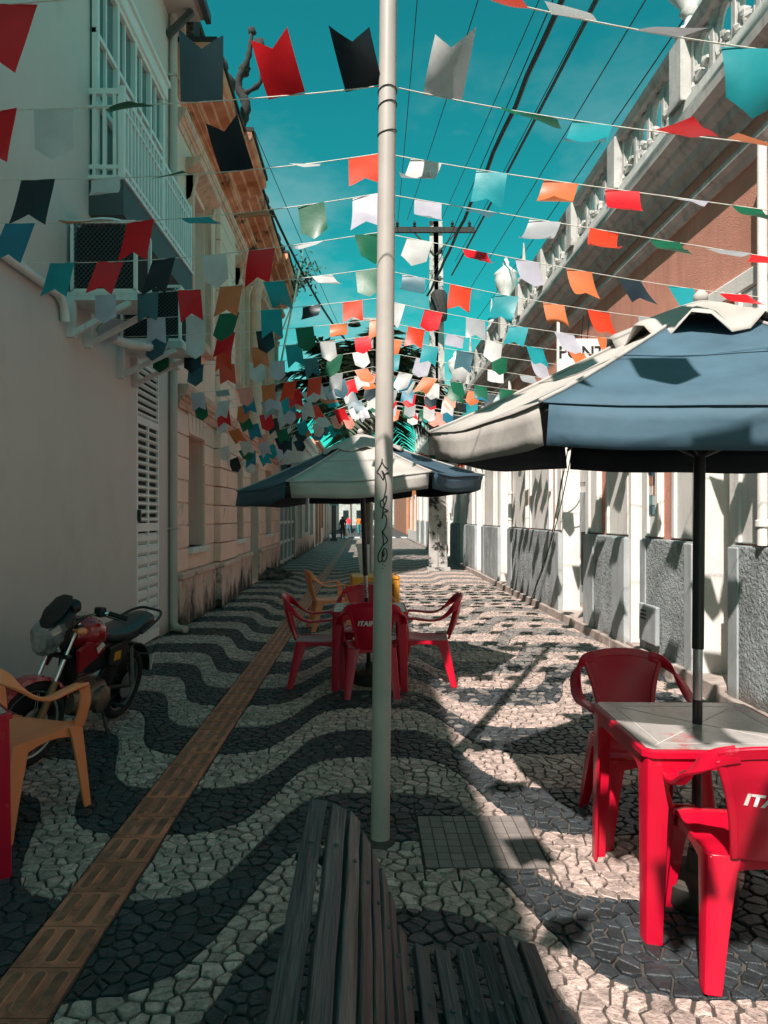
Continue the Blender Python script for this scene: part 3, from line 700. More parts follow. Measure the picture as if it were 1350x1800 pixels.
# ================================================================ RIGHT: LONG SALMON HOUSE
RX, RY0, RY1 = 3.10, -8.0, 42.0
rh = thing('salmon_house', 'long single storey salmon house with white door frames and balustrade on the right', 'house', (6, 15, 0))
DO = [(3.4,4.5),(5.86,6.50),(7.74,8.20),(9.75,11.0)] + [(15.0+3.4*k, 16.05+3.4*k) for k in range(8)]
b = MB(); y = RY0
for a, c in DO: b.box(RX, RX+.32, y, a, 0, 4.78); b.box(RX, RX+.32, a, c, 3.05, 4.78); y = c
b.box(RX, RX+.32, y, RY1, 0, 4.78); b.box(RX+.32, 9, RY0, RY1, 0, 4.78); b.build('wall', M['salmon'], rh)
salm = [(7.07,7.36),(9.0,9.3),(11.45,11.72)] + [(13.2+3.4*k, 13.45+3.4*k) for k in range(9)]
edges = [RY0] + [v for ac_ in DO for v in ac_] + [RY1]
for i in range(0, len(edges), 2):
    segs_ = [(edges[i], edges[i+1])]
    for s0, s1 in salm:
        new = []
        for a, c in segs_:
            if a < s0 and s1 < c: new += [(a, s0), (s1, c)]
            else: new.append((a, c))
        segs_ = new
    for a, c in segs_:
        MB().box(RX-.035, RX+.01, a, c, 1.36, 3.40).build('wall_panel', M['old_white'], rh, bevel=.012)
        for q in (a+.02, c-.09):
            if c-a > .3: MB().box(RX-.062, RX-.03, q, q+.07, 1.365, 3.40).build('pilaster_strip', M['old_white'], rh, bevel=.008)
    a, c = edges[i], edges[i+1]
    black = False
    MB().box(RX-.10, RX+.01, a+.004, c-.004, .02, 1.345).build('dado_panel', M['dado_black' if black else 'dado_grey'], rh, bevel=.02)
    for q in (a, c-.0):
        if RY0 < q < RY1:
            sgn = 1 if q == a else -1
            MB().box(RX-.112, RX-.02, q+sgn*.003, q+sgn*(.16 if (c-a) < 1.5 else .42), .03, 1.33).build('dado_trim', M['dado_black' if black else 'dado_smooth'], rh, bevel=.01)
MB().box(RX-.05, RX+.02, RY0, RY1, 3.405, 3.56).build('lintel_band', M['old_white'], rh, bevel=.015)
for i, (a, c) in enumerate(DO):
    d = MB().box(RX+.21, RX+.25, a, c, .12, 3.06).build('door', M['white_old'], rh)
    for q in (a, c-.07): MB().box(RX-.055, RX+.208, q-(.012 if q == a else -.001), q+(.069 if q == a else .082), .125, 3.055).build('door_jamb', M['old_white'], d)
    m_ = (a+c)/2
    MB().box(RX+.18, RX+.209, m_-.03, m_+.03, .12, 3.05).build('door_stile', M['white_paint'], d)
    for q0, q1 in ((a+.1, m_-.05), (m_+.05, c-.1)):
        for z0, z1 in ((.25,.85),(.98,1.95),(2.1,2.9)):
            if q1-q0 > .05: MB().box(RX+.188, RX+.209, q0, q1, z0, z1).build('door_panel', M['dado_smooth' if i == 3 and z0 < 1 else 'white_old'], d, bevel=.006)
    if i == 3: MB().box(RX+.15, RX+.187, a+.08, c-.3, .55, 1.35).build('door_opening', M['dark_hole'], d)
    MB().box(RX-.09, RX+.3, a+.003, c-.003, .02, .135).build('door_step', M['kerb'], rh, bevel=.012)
# cornice, string courses and balustrade
def rprof(nm, pts, m): MB().extrude([(RX - x, z) for x, z in reversed(pts)], RY0, RY1).build(nm, M[m], rh)
rprof('frieze_moulding', [(-.2,4.42),(.03,4.42),(.05,4.47),(.09,4.50),(.09,4.55),(.05,4.58),(-.2,4.58)], 'cornice_grey')
rprof('cornice', [(-.2,4.74),(.02,4.74),(.04,4.80),(.10,4.84),(.11,4.92),(.18,4.97),(.19,5.02),(.27,5.06),(.275,5.14),(.24,5.17),(-.2,5.17)], 'cornice_grey')
MB().box(RX-.22, 9, RY0, RY1, 5.175, 5.25).build('roof_deck', M['cornice_grey'], rh)
BX = RX - .10
MB().box(BX-.10, BX+.10, RY0, RY1, 5.255, 5.36).build('balustrade_base', M['old_white'], rh)
rprof('balustrade_rail', [(0,5.94),(.02,5.90),(.19,5.90),(.21,5.94),(.225,5.99),(.20,6.02),(.01,6.02)], 'cornice_grey')
# tracery panel: rings with leaf rosettes, one mesh shared by every bay
b = MB(); rr_ = random.Random(2)
for k in range(4):
    cy_ = -.54 + k*.36
    ring = [(0, cy_+.155*math.cos(t*math.pi/8), .27+.24*math.sin(t*math.pi/8)) for t in range(17)]
    b.tube(ring, .035, 6)
    for q in range(6):
        b.blob((-.02, cy_+rr_.uniform(-.15,.15), .06+rr_.random()*.14), .055, k*9+q, (6,4), (.8,1,1), .35)
for k in range(5): b.box(-.045, .045, -.75+k*.36, -.69+k*.36, 0, .54)
tr_me = b.mesh('tracery', M['balustrade'], False)
pd_me = MB().box(-.14, .14, -.12, .12, 0, .60).box(-.15, .15, -.14, .14, .0, .08).mesh('pedestal', M['balustrade'])
urn_me = MB().lathe([(.13,0),(.13,.05),(.05,.09),(.045,.19),(.09,.22),(.07,.26),(.20,.44),(.235,.62),(.23,.72),(.25,.76),(.20,.80),(.06,.92),(.07,1.0),(.01,1.1)], (0,0,0), 20).mesh('urn', M['white_old'], True)
ob_me = MB().lathe([(.12,0),(.12,.08),(.07,.11),(.09,.2),(.05,.24),(.012,.75)], (0,0,0), 8).mesh('obelisk', M['balustrade'])
rl = wloc(rh)
for k in range(-3, 21):
    y = 6.56 + k*1.72
    put('pedestal', pd_me, rh, (BX-rl.x, y-rl.y, 5.36))
    put('tracery', tr_me, rh, (BX-rl.x, y+.86-rl.y, 5.36))
    if k % 5 == 0: put('urn', urn_me, rh, (BX-rl.x, y-rl.y, 6.022))
    elif k > 2 and k % 2 == 0: put('obelisk_finial', ob_me, rh, (BX-rl.x, y-rl.y, 6.022))
# down pipe with collars, conduits, meter box, notices, sign board
for y, top in ((5.36, 4.4), (14.75, 4.4), (26.3, 4.4)):
    b = MB(); b.tube([(RX-.10, y, 1.36), (RX-.10, y, top)], .036, 12)
    for z in (1.5, 2.05, 3.0): b.lathe([(.036,0),(.05,.005),(.05,.05),(.036,.055)], (RX-.10, y, z), 12)
    b.build('down_pipe', M['old_white'], rh, True, autos=40)
mb = thing('meter_box', 'small grey louvred meter box low on the right hand dado', 'meter box', (RX-.12, 7.4, .35))
MB().box(RX-.165, RX-.115, 7.18, 7.62, .26, .66).build('cover', M['dado_smooth'], mb, bevel=.015)
for k in range(3): MB().box(RX-.170, RX-.160, 7.42, 7.56, .50+k*.04, .515+k*.04).build('vent_slot', M['dark_hole'], mb)
nt_ = thing('notice_sheet', 'teal printed notices stuck beside the white door frame', 'notice', (RX-.03, 7.55, 1.9))
for j in range(5):
    for i in range(2):
        MB().box(RX-.041-.001*i, RX-.0355, 7.42+i*.14, 7.55+i*.14, 1.60+j*.105, 1.695+j*.105).build('sheet', M[('sticker','umb_navy','white_old','umb_blue','terracotta')[(j*2+i*3) % 5]], nt_)
sg = thing('hanging_sign', 'white projecting sign lettered PONTO F above the near parasol', 'sign', (2.6, 7.88, 3.0))
MB().box(2.16, 3.06, 7.88, 7.91, 2.98, 3.56).build('board', M['white_paint'], sg, bevel=.004)
for z in (3.05, 3.50): MB().box(2.14, 3.12, 7.912, 7.94, z-.015, z+.015).build('bracket', M['black_metal'], sg)
MB().box(2.13, 2.158, 7.88, 7.92, 2.9, 3.75).build('frame_post', M['white_old'], sg)
me = text_mesh('PONTO F', .19, 0, .004)
me.materials.clear(); me.materials.append(M['ink'])
o = put('lettering', me, sg, (-.05, -.003, .40), (R(90), 0, 0))
# loose cables down the wall
for k, pts in enumerate(([(2.95, 9.6, 4.3), (2.93, 10.0, 3.0), (2.92, 10.7, 1.9), (2.96, 11.6, .9), (2.9, 12.4, .15)], [(2.95, 9.3, 4.3), (2.92, 9.8, 2.9), (2.94, 10.9, 1.5), (2.9, 12.2, .3)])):
    tag(MB().tube(spline(pts, 6), .008, 5).build('loose_cable', M['wire']), ('thin black loose cable hanging to the ground across the salmon house doors', 'thin black loose cable ending above the kerb beside the longer one')[k], 'cable', 'loose cables')
far_house('orange_house', 'bright orange house with white base at the far right', 1, 42, 51, 5.2, M['orange_wall'], M['palewhite'], [(43.5,44.6,.1,2.8,'white_old'),(47,48.2,.1,2.8,'terracotta')], base=M['palewhite'])
# beyond the crossing
def block(name, label, x0, x1, y0, y1, h, m, wins):
    t = thing(name, label, 'building', ((x0+x1)/2, y0, 0)); MB().box(x0, x1, y0, y1, 0, h).build('wall', m, t)
    MB().box(x0-.2, x1+.2, y0-.25, y0+.3, h+.003, h+.3).build('cornice', M['palewhite'], t)
    nx_ = max(2, int((x1-x0)/2.2))
    for j in range(wins):
        for i in range(nx_):
            xx = x0 + (i+.5)*(x1-x0)/nx_; w = MB().box(xx-.5, xx+.5, y0-.03, y0+.02, .9+3.1*j, 2.7+3.1*j).build('window', M['glass_dark'], t)
            MB().box(xx-.6, xx+.6, y0-.10, y0-.032, .78+3.1*j, .9+3.1*j).build('sill', M['palewhite'], w)
    return t
block('corner_building', 'pale two storey building left beyond the crossing', -14, -3.4, 63, 90, 6.6, M['palewhite'], 2)
block('corner_building', 'salmon two storey building right beyond the crossing', 3.6, 15, 63, 90, 6.2, M['terracotta'], 2)
block('end_building', 'grey building closing the far end of the street', -12, 12, 128, 140, 9.0, M['cornice_grey'], 3)

# ================================================================ POLES, WIRES
def lamp_post(label, x, y, h, lean, graffiti):
    t = thing('white_pole', label, 'pole', (x, y, 0), 0, 'white poles down the middle of the street')
    b = MB(); n = 12
    b.tube([(lean*k/n, 0, h*k/n) for k in range(n+1)], [.046 - .006*k/n for k in range(n+1)], 24); b.build('shaft', M['pole_paint'], t, True, local=True, autos=60)
    b = MB(); b.lathe([(.075,-.004),(.07,.012),(.048,.02)], (0,0,0), 20); b.build('foot', M['mortar'], t, local=True)
    b = MB(); b.bar((lean-.5, 0, h), (lean+.5, 0, h), .05, .05); b.build('cross_arm', M['pole_paint'], t, local=True)
    for s in (-1, 1):
        b = MB(); b.lathe([(.03,0),(.12,-.04),(.17,-.14),(.16,-.15),(.02,-.10)], (lean+s*.45, 0, h-.02), 16); b.build('lamp', M['black_metal'], t, True, local=True, autos=40)
    for z in (.55*h+.05, .55*h+.12, .55*h-.08):
        b = MB(); b.tube([(lean*z/h+.046*math.cos(a*math.pi/8), .046*math.sin(a*math.pi/8), z+.012*math.cos(a*math.pi/8+z*9)) for a in range(17)], .0025, 5); b.build('tie_wire', M['wire'], t, local=True)
    return t
wp = lamp_post('tall white pole with black scribble standing in the foreground', .07, 3.44, 6.4, .062, True)
lamp_post('slim white pole farther along behind the middle parasol', .14, 18.0, 6.6, .02, False)
# scribble drawn on the shaft: strokes in photograph pixels, wrapped on the cylinder
strokes = [[(150,130),(145,180),(115,250),(82,315),(120,345),(165,415),(175,370),(150,295),(185,340),(215,325),(245,322),(200,335),(185,360)],
           [(150,175),(180,230),(228,270)],
           [(185,350),(200,420),(208,490),(203,560),(185,640),(170,690),(140,705),(128,750),(150,795),(175,790),(180,740),(165,690),(215,640),(205,720),(175,800)],
           [(160,955),(168,880),(172,810),(205,825),(238,843),(175,868),(165,890),(205,905),(222,970),(210,1050),(185,1105),(160,1125),(170,1180),(178,1250),(175,1320)],
           [(160,1125),(200,1190),(238,1255),(175,1320),(130,1400),(108,1460),(115,1530),(140,1548),(162,1520),(165,1430),(158,1410)],
           [(162,1520),(190,1545),(222,1500),(232,1430),(215,1370),(190,1365),(172,1400),(170,1440),(178,1475),(190,1440),(185,1400)],
           [(172,1578),(176,1592)],[(200,1598),(206,1606)],[(172,1630),(180,1640)]]
gb = MB()
for s in strokes:
    pts = []
    for (a, c) in spline([(p[0], p[1], 0) for p in s], 4 if len(s) > 2 else 2) and [(q.x, q.y) for q in spline([(p[0], p[1], 0) for p in s], 4 if len(s) > 2 else 2)]:
        v = 790 + c*230/1800; z = CAMH - (v-VY)*3.40/F
        off = (a-178)/112*.86; off = max(-.93, min(.93, off)); ang = math.asin(off); r = .0455
        pts.append((.062*z/6.4 + r*math.sin(ang), -r*math.cos(ang), z))
    gb.tube(pts, .0031, 5)
gb.build('scribble', M['ink'], wp, local=True)

up = thing('utility_pole', 'peeling white concrete utility pole with wooden cross arm on the right', 'utility pole', (2.12, 20.7, 0))
b = MB(); b.loft([[(-.25,-.16,0),(.25,-.16,0),(.25,.16,0),(-.25,.16,0)], [(-.25,-.1,3),(-.05,-.1,3.0),(-.05,.1,3.0),(-.25,.1,3.0)]])
b = MB()
b.bar((-.15, 0, 0), (-.13, 0, 10.2), .10, .26); b.bar((.13, 0, 0), (-.02, 0, 10.2), .10, .26)
b.build('shaft', M['weathered'], up, local=True)
for k in range(9): MB().bar((-.15, 0, .9+k*1.05), (.14-.018*k, 0, .9+k*1.05), .09, .16).build('web', M['weathered'], up, local=True)
MB().box(-.33, .33, -.2, .2, 0, .1).build('footing', M['weathered'], up, local=True)
MB().box(-1.35, 1.05, -.12, -.02, 9.85, 10.0).build('cross_arm', M['wood_dark'], up, local=True)
for s in (-1, 1): MB().bar((-.1+s*.03, -.07, 9.2), (-.1+s*.6, -.07, 9.85), .04, .04).build('arm_brace', M['wood_dark'], up, local=True)
for x in (-1.2, -.7, .4, .9):
    b = MB(); b.lathe([(.02,0),(.06,.03),(.03,.07),(.06,.1),(.03,.15),(.02,.2)], (x, -.07, 10.0), 10); b.build('insulator', M['black_metal'], up, local=True)
b = MB(); b.lathe([(.02,0),(.22,.02),(.24,.1),(.24,.75),(.18,.85),(.05,.88)], (-.02, -.36, 7.2), 16); b.build('transformer', M['wood_dark'], up, True, local=True, autos=40)
MB().box(.16, .30, -.3, -.15, 2.3, 2.75).build('meter', M['terracotta'], up, local=True)

def wire(label, a, c, sag, r, wob=0):
    pts = []
    for k in range(41):
        t = k/40; p = Vector(a).lerp(Vector(c), t); p.z -= sag*4*t*(1-t)
        if wob: p.x += wob*math.sin(k*2.3); p.z += wob*math.cos(k*1.9)
        pts.append(p)
    tag(MB().tube(pts, r, 6).build('power_cable', M['wire']), label, 'cable', 'overhead cables')
wire('thick twisted black cable overhead, the thickest one', (2.55, -8, 7.05), (1.8, 20.6, 8.0), .35, .034, .014)
wire('second thick black cable overhead, right of the twisted one', (3.0, -8, 6.95), (2.5, 20.6, 8.6), .25, .024)
for k, (x0, z0, x1, z1) in enumerate(((2.3,7.3,1.2,10.2),(2.62,7.0,1.72,8.1),(2.9,7.2,2.2,10.2),(3.15,7.0,2.6,9.0),(3.3,6.8,2.9,8.0),(3.4,6.5,3.0,7.0))):
    wire(('thin black wire leftmost of the bundle on the right', 'thin wire just beside the thick twisted cable', 'thin wire reaching the cross arm end', 'thin wire just right of the second thick cable', 'thin wire crossing the white urn', 'thin wire lowest over the balustrade')[k], (x0, -8, z0), (x1, 20.6, z1), .2, .008)
wire('thin black wire dropping straight down the middle of the sky', (.75, 7.5, 9.5), (.92, 21, 10.0), .1, .008)
wire('black cable slung from the pink townhouse to the far palm', (-2.0, 15.0, 8.1), (-.1, 26, 7.5), .5, .03)
wire('thin wire slanting down from the pink townhouse roof', (-2.2, 14.0, 9.2), (.4, 30, 6.5), .2, .008)
# ================================================================ BENCH
bn = thing('slatted_bench', 'dark weathered slatted bench at the bottom centre', 'bench', (.15, 1.0, 0))
prof = [(-.125,.835),(-.068,.826),(-.027,.790),(.004,.742),(.028,.695),(.050,.640),(.072,.575),(.098,.500),(.146,.463),(.200,.447),(.256,.449),(.310,.465),(.362,.482),(.420,.470)]
prof = [(x, z) for x, z in prof]
for i, (x, z) in enumerate(prof):
    a = prof[max(0, i-1)]; c = prof[min(len(prof)-1, i+1)]; t = Vector((c[0]-a[0], c[1]-a[1])).normalized(); n = Vector((-t.y, t.x))
    if n.y < 0 and i > 7: n = -n
    hw = .0205 if i not in (0, 13) else .023; th = .024; p = Vector((x, z)); rq = random.Random(i)
    y1 = 1.86 + rq.uniform(-.02,.015); secs = []
    for k in range(13):
        yy = y1 - k*(1.86-.02)/12; w_ = Vector((rq.uniform(-.0015,.0015), rq.uniform(-.0015,.0015)))
        q = [p+t*hw+w_, p+t*hw-n*th+w_, p-t*hw-n*th+w_, p-t*hw+w_]
        secs.append([(v.x, yy, v.y) for v in q])
    o = MB().loft(secs).build('slat', M['bench_wood'], bn, bevel=.004)
    for yy in (1.62, .95, .3):
        b = MB(); s_ = p+n*.001
        b.lathe([(.007,0),(.007,.002),(.004,.004)], (s_.x, yy, s_.y), 10)
        b.build('bolt', M['dark_grey'], o)
for yy in (1.62, .3):
    pts = [(x - (.034 if i < 8 else .0), yy, z - (.022 if i < 8 else .036)) for i, (x, z) in enumerate(prof)]
    MB().ribbon(pts, .05, .02, lambda i: (0,1,0)).build('frame', M['black_metal'], bn)
    for (xa, za, xb) in ((.10, .47, .02), (.38, .44, .42)): MB().bar((xa, yy, za), (xb, yy, .005), .05, .04).build('leg', M['black_metal'], bn)
    MB().box(-.02, .46, yy-.04, yy+.04, 0, .02).build('foot_plate', M['black_metal'], bn)

# ================================================================ PLASTIC CHAIRS AND TABLES
def lleg(b, top, bot, sx_, sy_, w0, w1, th=.012):
    """L section leg, corner outwards: sx_, sy_ point outwards"""
    secs = []
    for t in (0, .12, .4, .75, 1):
        x = top[0]+(bot[0]-top[0])*t; y = top[1]+(bot[1]-top[1])*t; z = top[2]+(bot[2]-top[2])*t; w = w0+(w1-w0)*(t**.7)
        r = w*.22
        out = [(0,-w),(0,-r),(-r*.3,-r*.3),(-r,0),(-w,0),(-w,-th),(-r-th*.6,-th),(-r*.6-th,-r*.6-th),(-th,-r-th*.6),(-th,-w)]
        ring = [(x+sx_*p, y+sy_*q, z) for p, q in out]
        secs.append(ring if sx_*sy_ > 0 else ring[::-1])
    b.loft(secs)
def make_chair():
    """monobloc armchair facing +y; returns dict of meshes"""
    G = {}
    # seat: dished panel with a rolled front edge
    b = MB(); nx_, ny_ = 10, 10; top = []; 
    for j in range(ny_+1):
        v = j/ny_; y = -.20+.44*v; hw = .205+.035*v
        for i in range(nx_+1):
            u = -1+2*i/nx_
            top.append((u*hw, y, .425 + .022*v - .02*(1-u*u)*math.sin(math.pi*min(1, v*1.1)) - (.035*max(0, v-.86)/.14)**1.0*(1 if v > .86 else 0) - .012*max(0, abs(u)-.85)/.15))
    n = nx_+1; fs = [(j*n+i, j*n+i+1, (j+1)*n+i+1, (j+1)*n+i) for j in range(ny_) for i in range(nx_)]
    b.add(top, fs); b.add([(x, y, z-.011) for x, y, z in top], [f[::-1] for f in fs])
    rim = [j*n for j in range(ny_+1)]; 
    loop = [i for i in range(n)] + [j*n+nx_ for j in range(1, ny_+1)] + [ny_*n+i for i in range(nx_-1, -1, -1)] + [j*n for j in range(ny_-1, 0, -1)]
    m_ = len(loop); o_ = len(top)
    for k in range(m_):
        a, c = loop[k], loop[(k+1) % m_]; b.f.append((c, a, a+o_, c+o_)); b.m.append(0)
    # apron skirt, arched between the legs
    for s in (-1, 1):
        pts = [(s*(.207+.03*t), -.19+.42*t, .395 + .0*t) for t in [k/8 for k in range(9)]]
        hgt = [.075-.045*math.sin(math.pi*k/8) for k in range(9)]
        b.loft([[(p[0]-.005, p[1], .425-h_), (p[0]+.005, p[1], .425-h_), (p[0]+.005, p[1], .428), (p[0]-.005, p[1], .428)] for p, h_ in zip(pts, hgt)])
    for yy, hw in ((.235,.235),(-.195,.205)):
        ks = [k/8 for k in range(9)]
        b.loft([[(-hw+2*hw*t, yy-.005, .425-(.075-.045*math.sin(math.pi*t))), (-hw+2*hw*t, yy+.005, .425-(.075-.045*math.sin(math.pi*t))), (-hw+2*hw*t, yy+.005, .422), (-hw+2*hw*t, yy-.005, .422)] for t in ks])
    G['seat'] = [b]
    legs = []
    for s in (-1, 1):
        b = MB(); lleg(b, (s*.25, .235, .43), (s*.275, .265, 0), s, 1, .105, .052); legs.append(b)
        b = MB(); lleg(b, (s*.215, -.20, .43), (s*.245, -.285, 0), s, -1, .115, .058); legs.append(b)
    G['leg'] = legs
    arms = []
    for s in (-1, 1):
        b = MB()
        path = spline([(s*.245, .20, .42), (s*.268, .215, .52), (s*.278, .205, .61), (s*.282, .165, .640), (s*.285, .05, .632), (s*.288, -.06, .625), (s*.287, -.15, .655), (s*.268, -.235, .725), (s*.215, -.29, .785), (s*.15, -.315, .812)], 5)
        N_ = len(path)
        def side(i, s=s, N_=N_):
            t = i/(N_-1)
            if t < .25: return (0, 1, 0)
            if t < .38: return (0, 1, .3)
            if t < .65: return (1, 0, .12*s*0)
            if t < .8: return (1, .25*s*0, .4)
            return (0, .25, 1)
        def side2(i, s=s, N_=N_):
            t = i/(N_-1)
            a = Vector((s, 0, 0)); c = Vector((s*.25, .1, -1)); f = Vector((s*.15, 1, 0))
            if t < .22: return f
            if t < .36: q = (t-.22)/.14; return f.lerp(a, q)
            if t < .6: return a
            q = min(1, (t-.6)/.3); return a.lerp(c, q)
        b.ribbon(path, [.066]*8+[.058]*(N_-8), .019, side2); arms.append(b)
    G['arm'] = arms
    # back: reclined, curved panel plus top rim
    def bp(u, v):
        hw = .125+.075*v - .012*math.sin(math.pi*v)
        x = u*hw; z = .43+.385*v; y = -.195 - .115*v - .045*(1-(u*.8)**2)*math.sin(math.pi*min(1, .15+v*.75)) + .02*u*u*v
        return Vector((x, y, z - .03*u*u*(v**4)))
    b = MB(); nu, nv = 10, 10; fr = [bp(-1+2*i/nu, j/nv) for j in range(nv+1) for i in range(nu+1)]; n = nu+1
    fs = [(j*n+i, j*n+i+1, (j+1)*n+i+1, (j+1)*n+i) for j in range(nv) for i in range(nu)]
    b.add(fr, fs); b.add([(p.x, p.y-.010, p.z) for p in fr], [f[::-1] for f in fs])
    o_ = len(fr); loop = [i for i in range(n)] + [j*n+nu for j in range(1, nv+1)] + [nv*n+i for i in range(nu-1, -1, -1)] + [j*n for j in range(nv-1, 0, -1)]
    for k in range(len(loop)):
        a, c = loop[k], loop[(k+1) % len(loop)]; b.f.append((c, a, a+o_, c+o_)); b.m.append(0)
    path = spline([(-.20,-.297,.793), (-.15,-.317,.812), (-.08,-.332,.826), (0,-.337,.830), (.08,-.332,.826), (.15,-.317,.812), (.20,-.297,.793)], 4)
    b.ribbon(path, .042, .017, lambda i: (0,.25,-1))
    for s in (-1, 1):
        b.ribbon([bp(s, k/8)+Vector((s*.004,-.004,0)) for k in range(9)], .026, .020, lambda i: (1, 0, 0))
    G['backrest'] = [b]
    return G, bp
CH, BP = make_chair()
def chair_meshes(m_, key):
    return {nm: [b.mesh(nm, m_, True) for b in lst] for nm, lst in CH.items()}
for k_ in ('red', 'orange'):
    M['ch_'+k_] = chair_meshes(M[k_+'_plastic'], k_)
    for lst in M['ch_'+k_].values():
        for me in lst: me.set_sharp_from_angle(angle=R(38))
# lettering bent onto the rear of the backrest
tme = text_mesh('ITAIPAVA', .060, .18, .0022, .0)
tme.materials.clear(); tme.materials.append(M['white_paint'])
for v in tme.vertices:
    x, h_ = v.co.x, v.co.y; vv = .60 + h_/.385; hw = .125+.075*vv-.012*math.sin(math.pi*vv); p = BP(max(-1, min(1, x/hw)), vv)
    v.co = Vector((x, p.y-.0125, p.z))
tme.update()
def chair(label, x, y, face, colour, group, text=False, sc=1.0):
    """face: compass angle in degrees of the way it faces, 90 = down the street"""
    t = thing('plastic_armchair', label, 'chair', (x, y, 0), R(face-90), group)
    t.scale = (sc, sc, sc)
    for nm, lst in M['ch_'+colour].items():
        for me in lst:
            o = put(nm, me, t)
            if nm in ('leg', 'arm', 'seat', 'backrest'):
                bv = o.modifiers.new('bevel', 'BEVEL'); bv.width = .003; bv.segments = 2; bv.limit_method = 'ANGLE'; bv.angle_limit = R(50)
    if text: put('lettering', tme, t)
    return t
def make_table(top_m, body_m):
    h = .35; G = {}
    b = MB()
    def ring(e, z, ch=.03): return [(-e+ch,-e,z),(e-ch,-e,z),(e,-e+ch,z),(e,e-ch,z),(e-ch,e,z),(-e+ch,e,z),(-e,e-ch,z),(-e,-e+ch,z)]
    b.loft([ring(h-.02,.685),ring(h,.69),ring(h,.712),ring(h-.006,.718)]); b.add(ring(h-.006,.718), [tuple(range(8))]); G['table_top'] = (b, body_m)
    b = MB(); b.loft([ring(h-.02,.7185,.02), ring(h-.022,.7205,.02)]); 
    G['top_sheet'] = (b, top_m)
    b = MB()
    for k in range(4):
        a = k*math.pi/2; c, s = math.cos(a), math.sin(a)
        ks = [i/12 for i in range(13)]; secs = []
        for t in ks:
            x = -.30+.60*t; d = .055+.06*max(0, (abs(t-.5)-.36)/.14)
            q = [(x, -.338, .70-d), (x, -.330, .70-d), (x, -.330, .70), (x, -.338, .70)]
            secs.append([(p[0]*c-p[1]*s, p[0]*s+p[1]*c, p[2]) for p in q])
        b.loft(secs)
    G['apron'] = (b, body_m)
    legs = []
    for sx_ in (-1, 1):
        for sy_ in (-1, 1):
            b = MB(); lleg(b, (sx_*.338, sy_*.338, .70), (sx_*.345, sy_*.345, 0), sx_, sy_, .092, .062, .010); legs.append(b)
    out = [(nm, b.mesh(nm, m_, False)) for nm, (b, m_) in G.items()] + [('leg', b.mesh('leg', body_m, True)) for b in legs]
    for nm, me in out: me.set_sharp_from_angle(angle=R(35))
    return out
M['print_line'] = mat('print_line', (.60,.56,.53), .4, .15)
TB = {'red': make_table(M['table_print'], M['red_plastic']), 'yellow': make_table(M['yellow_plastic'], M['yellow_plastic'])}
def table(label, x, y, rot, colour):
    t = thing('plastic_table', label, 'table', (x, y, 0), R(rot), 'plastic bar tables')
    for nm, me in TB[colour]: put(nm, me, t)
    if colour == 'red':
        for a in (45, 135): MB().box(-.42, .42, -.003, .003, .7207, .7213).build('print_line', M['print_line'], t, local=True).rotation_euler = (0, 0, R(a))
        for k in range(4):
            o = MB().box(-.27, .27, .262, .267, .7207, .7212).build('print_line', M['print_line'], t, local=True); o.rotation_euler = (0, 0, R(90*k))
    return t
g1 = 'plastic chairs round the bar tables'
table('red square table with scuffed pale worn top under the near blue parasol', 1.385, 2.945, -1.5, 'red')
chair('red plastic armchair behind the near right table, facing the camera', 1.40, 3.60, 268, 'red', g1, True)
chair('red plastic armchair with white lettering at the front right, its back to the camera', 1.41, 2.57, 79, 'red', g1, True)
table('red square table with four red chairs under the middle parasol', .035, 6.73, 0, 'red')
chair('red plastic armchair left of the middle table', -.45, 6.72, 2, 'red', g1, True)
chair('red plastic armchair right of the middle table, partly in sun', .58, 6.80, 176, 'red', g1, True)
chair('red plastic armchair in front of the middle table, half hidden by the white pole', .05, 6.38, 91, 'red', g1, True)
chair('red plastic armchair behind the middle table, facing the camera', .0, 7.30, 270, 'red', g1, True)
table('yellow square table behind the middle red one', .12, 10.4, 4, 'yellow')
chair('orange plastic armchair at the yellow table beside the tactile strip', -.52, 9.95, 14, 'orange', g1)
chair('orange plastic armchair at the left edge in front of the motorcycle', -1.87, 3.72, 72, 'orange', g1, sc=1.06)
table('dark red table corner cut off by the left edge', -2.035, 3.15, 40, 'red')

